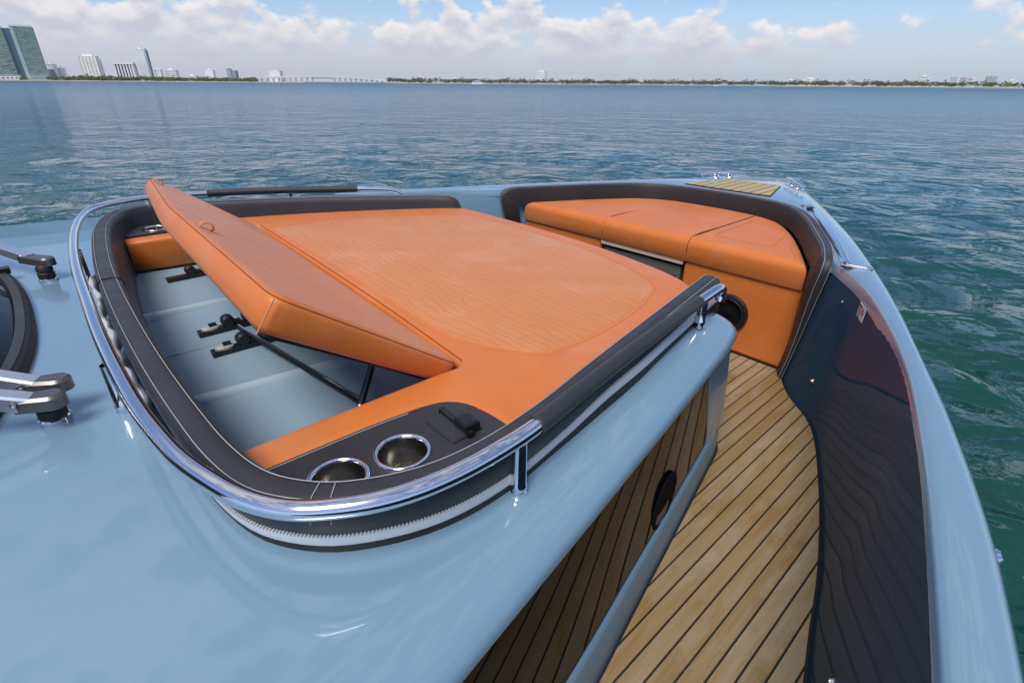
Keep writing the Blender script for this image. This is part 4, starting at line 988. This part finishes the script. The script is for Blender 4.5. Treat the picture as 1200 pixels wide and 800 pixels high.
# trees on the far shores: two masses of leaf clumps over short trunks
def foliage(name, base):
    m = Mat(name, base, .8); f = m.noise(m.coord(), .06, 4, .6); g = m.noise(m.coord(), .012, 2, .5)
    c = m.mix(m.ramp(g, [(.4, 0.), (.62, 1.)]), (.10, .135, .05), (.19, .195, .06)); m.color(m.mix(m.ramp(f, [(.35, .0), (.7, .6)]), c, (.05, .08, .04))); return m.m
def tree_mass(az0, az1, d, depth, n, hmin, hmax, label):
    V = []; F = []
    for k in range(n):
        az = random.uniform(az0, az1); p = polar(az, d + random.uniform(10, depth))
        big = .5 + .5 * math.sin(az * 2.3) * math.sin(az * .71 + 1); h = random.uniform(hmin, hmin + (hmax - hmin) * (.35 + .65 * big)); rad = random.uniform(.30, .55) * h + 1
        palm = random.random() < .12
        if palm: h *= 1.25; rad = 2.6
        o = len(V); V += [(p[0] - .3, p[1], 1), (p[0] + .3, p[1], 1), (p[0], p[1], h * .8)]; F.append((o, o + 1, o + 2))
        for _ in range(10 if palm else 26):
            th = random.uniform(0, 6.283); cz = random.uniform(-.85, 1); rr = rad * random.uniform(.55, 1.0) * math.sqrt(max(0, 1 - cz * cz) + .05)
            c = np.array((p[0] + rr * math.cos(th), p[1] + rr * math.sin(th), h - (rad if not palm else 2) * .55 + cz * rad * .55)); c[2] = max(c[2], 1.2)
            s = random.uniform(.9, 1.9) if not palm else 1.3
            q = RNG.normal(size=(4, 3)); q /= np.linalg.norm(q, axis=1)[:, None]; o = len(V)
            V += [tuple(c + q[i] * s) for i in range(4)]; F += [(o, o + 1, o + 2), (o, o + 2, o + 3), (o, o + 3, o + 1), (o + 1, o + 3, o + 2)]
    mb = MB(); mb.v = V; mb.f = F
    obj('tree_belt', mb, foliage('shore_foliage', (.08, .10, .04)), None, label, 'trees', kind='stuff', up_z=0, smooth=0)
tree_mass(-14, 59.8, 1490, 60, 1700, 7.5, 14.5, 'long belt of green trees and palms along the right shore')
tree_mass(71.5, 86.5, 1300, 90, 420, 5.0, 10.5, 'dark green trees between the buildings of the left shore')
tree_mass(87.5, 99, 1300, 30, 200, 3.0, 6.0, 'low shrubs at the foot of the glass towers')

# low arched road bridge
def bridge():
    d = 1900; e = empty('road_bridge', (*polar(66, d), 0), 'long low pale road bridge with a gentle arch and many piers', 'bridge')
    az = np.linspace(72.2, 59.4, 80); hz = lambda a: 5.8 + 10.5 * max(0, 1 - abs((a - 66.4) / 6.6) ** 2.6)
    pth = np.array([(*polar(a, d + 25 * math.sin((a - 60) / 12 * 3.1)), hz(a)) for a in az])
    obj('road_deck', MB().sweep(pth, [(-6, -3.0), (-6.5, 0), (-6.5, 1.3), (-6.1, 1.3), (-6.1, .1), (6.1, .1), (6.1, 1.3), (6.5, 1.3), (6.5, 0), (6, -3.0)]), M_wht, e, up_z=0, smooth=0)
    for k, i in enumerate(range(4, 78, 3)):
        if 36 <= i <= 44: continue
        p = pth[i]
        obj('pier', MB().box((p[0], p[1], p[2] / 2 - 1.8), (4.2, 9, p[2] - .6), ((*norm(pth[i + 1][:2] - p[:2]), 0), (*leftn(pth)[i], 0), (0, 0, 1))), M_conc, e, up_z=0, smooth=0)
    seg = pth[33:46]; obj('main_span', MB().sweep(seg, [(-5.5, -4.6), (-5.5, -3.01), (5.5, -3.01), (5.5, -4.6)]), M_gry, e, up_z=0, smooth=0)
bridge()
# ferry and small boats far out
def far_boat(az, d, ln, label, decks=1):
    fr = Frame(az, d); e = empty('motor_yacht' if decks == 1 else 'ferry', (*fr.o, 0), label, 'boat', None)
    hp = [(-.5, 0), (-.46, .09), (.32, .09), (.52, 0), (.32, -.09), (-.46, -.09)]
    rows = [[fr.p(a * ln * k, b * ln, zz) for a, b in hp] for k, zz in ((.92, -.3), (1., .09 * ln))]
    obj('hull', MB().loft(rows, cu=True, cap=True), M_wht, e, up_z=0, smooth=0)
    for k in range(decks):
        obj('cabin', fr.box(MB(), -ln * (.40 - .08 * k), ln * (.24 - .1 * k), -ln * .06, ln * .06, ln * (.09 + .075 * k), ln * (.155 + .075 * k)), M_wht, e, up_z=0, smooth=0)
        obj('window_band', fr.box(MB(), -ln * (.37 - .08 * k), ln * (.20 - .1 * k), -ln * .065, -ln * .058, ln * (.105 + .075 * k), ln * (.135 + .075 * k)), M_win, e, up_z=0, smooth=0)
    obj('mast', fr.box(MB(), -ln * .05, -ln * .04, -.1, .1, ln * .15, ln * (.22 + .07 * decks)), M_wht, e, up_z=0, smooth=0)
far_boat(51.1, 1250, 30, 'white two deck ferry crossing in front of the tree line', 2)
far_boat(28.2, 1300, 12, 'tiny white motor boat lying off the right shore')
far_boat(31.2, 1350, 9, 'smaller white boat left of the one off the right shore')

# ------------------------------------------------------------------ haze: the humid air over the bay
hm = bpy.data.materials.new('humid_air'); hm.use_nodes = True; hn = hm.node_tree; hn.nodes.clear()
ho = hn.nodes.new('ShaderNodeOutputMaterial'); hv = hn.nodes.new('ShaderNodeVolumePrincipled'); hn.links.new(hv.outputs[0], ho.inputs['Volume'])
hv.inputs['Color'].default_value = (.96, .97, 1., 1); hv.inputs['Density'].default_value = .00004; hv.inputs['Anisotropy'].default_value = .2
obj('haze', MB().box((0, 0, 70), (20000, 20000, 146)), hm, None, 'thin pale haze over the whole bay', None, kind='stuff', up_z=0, smooth=0)
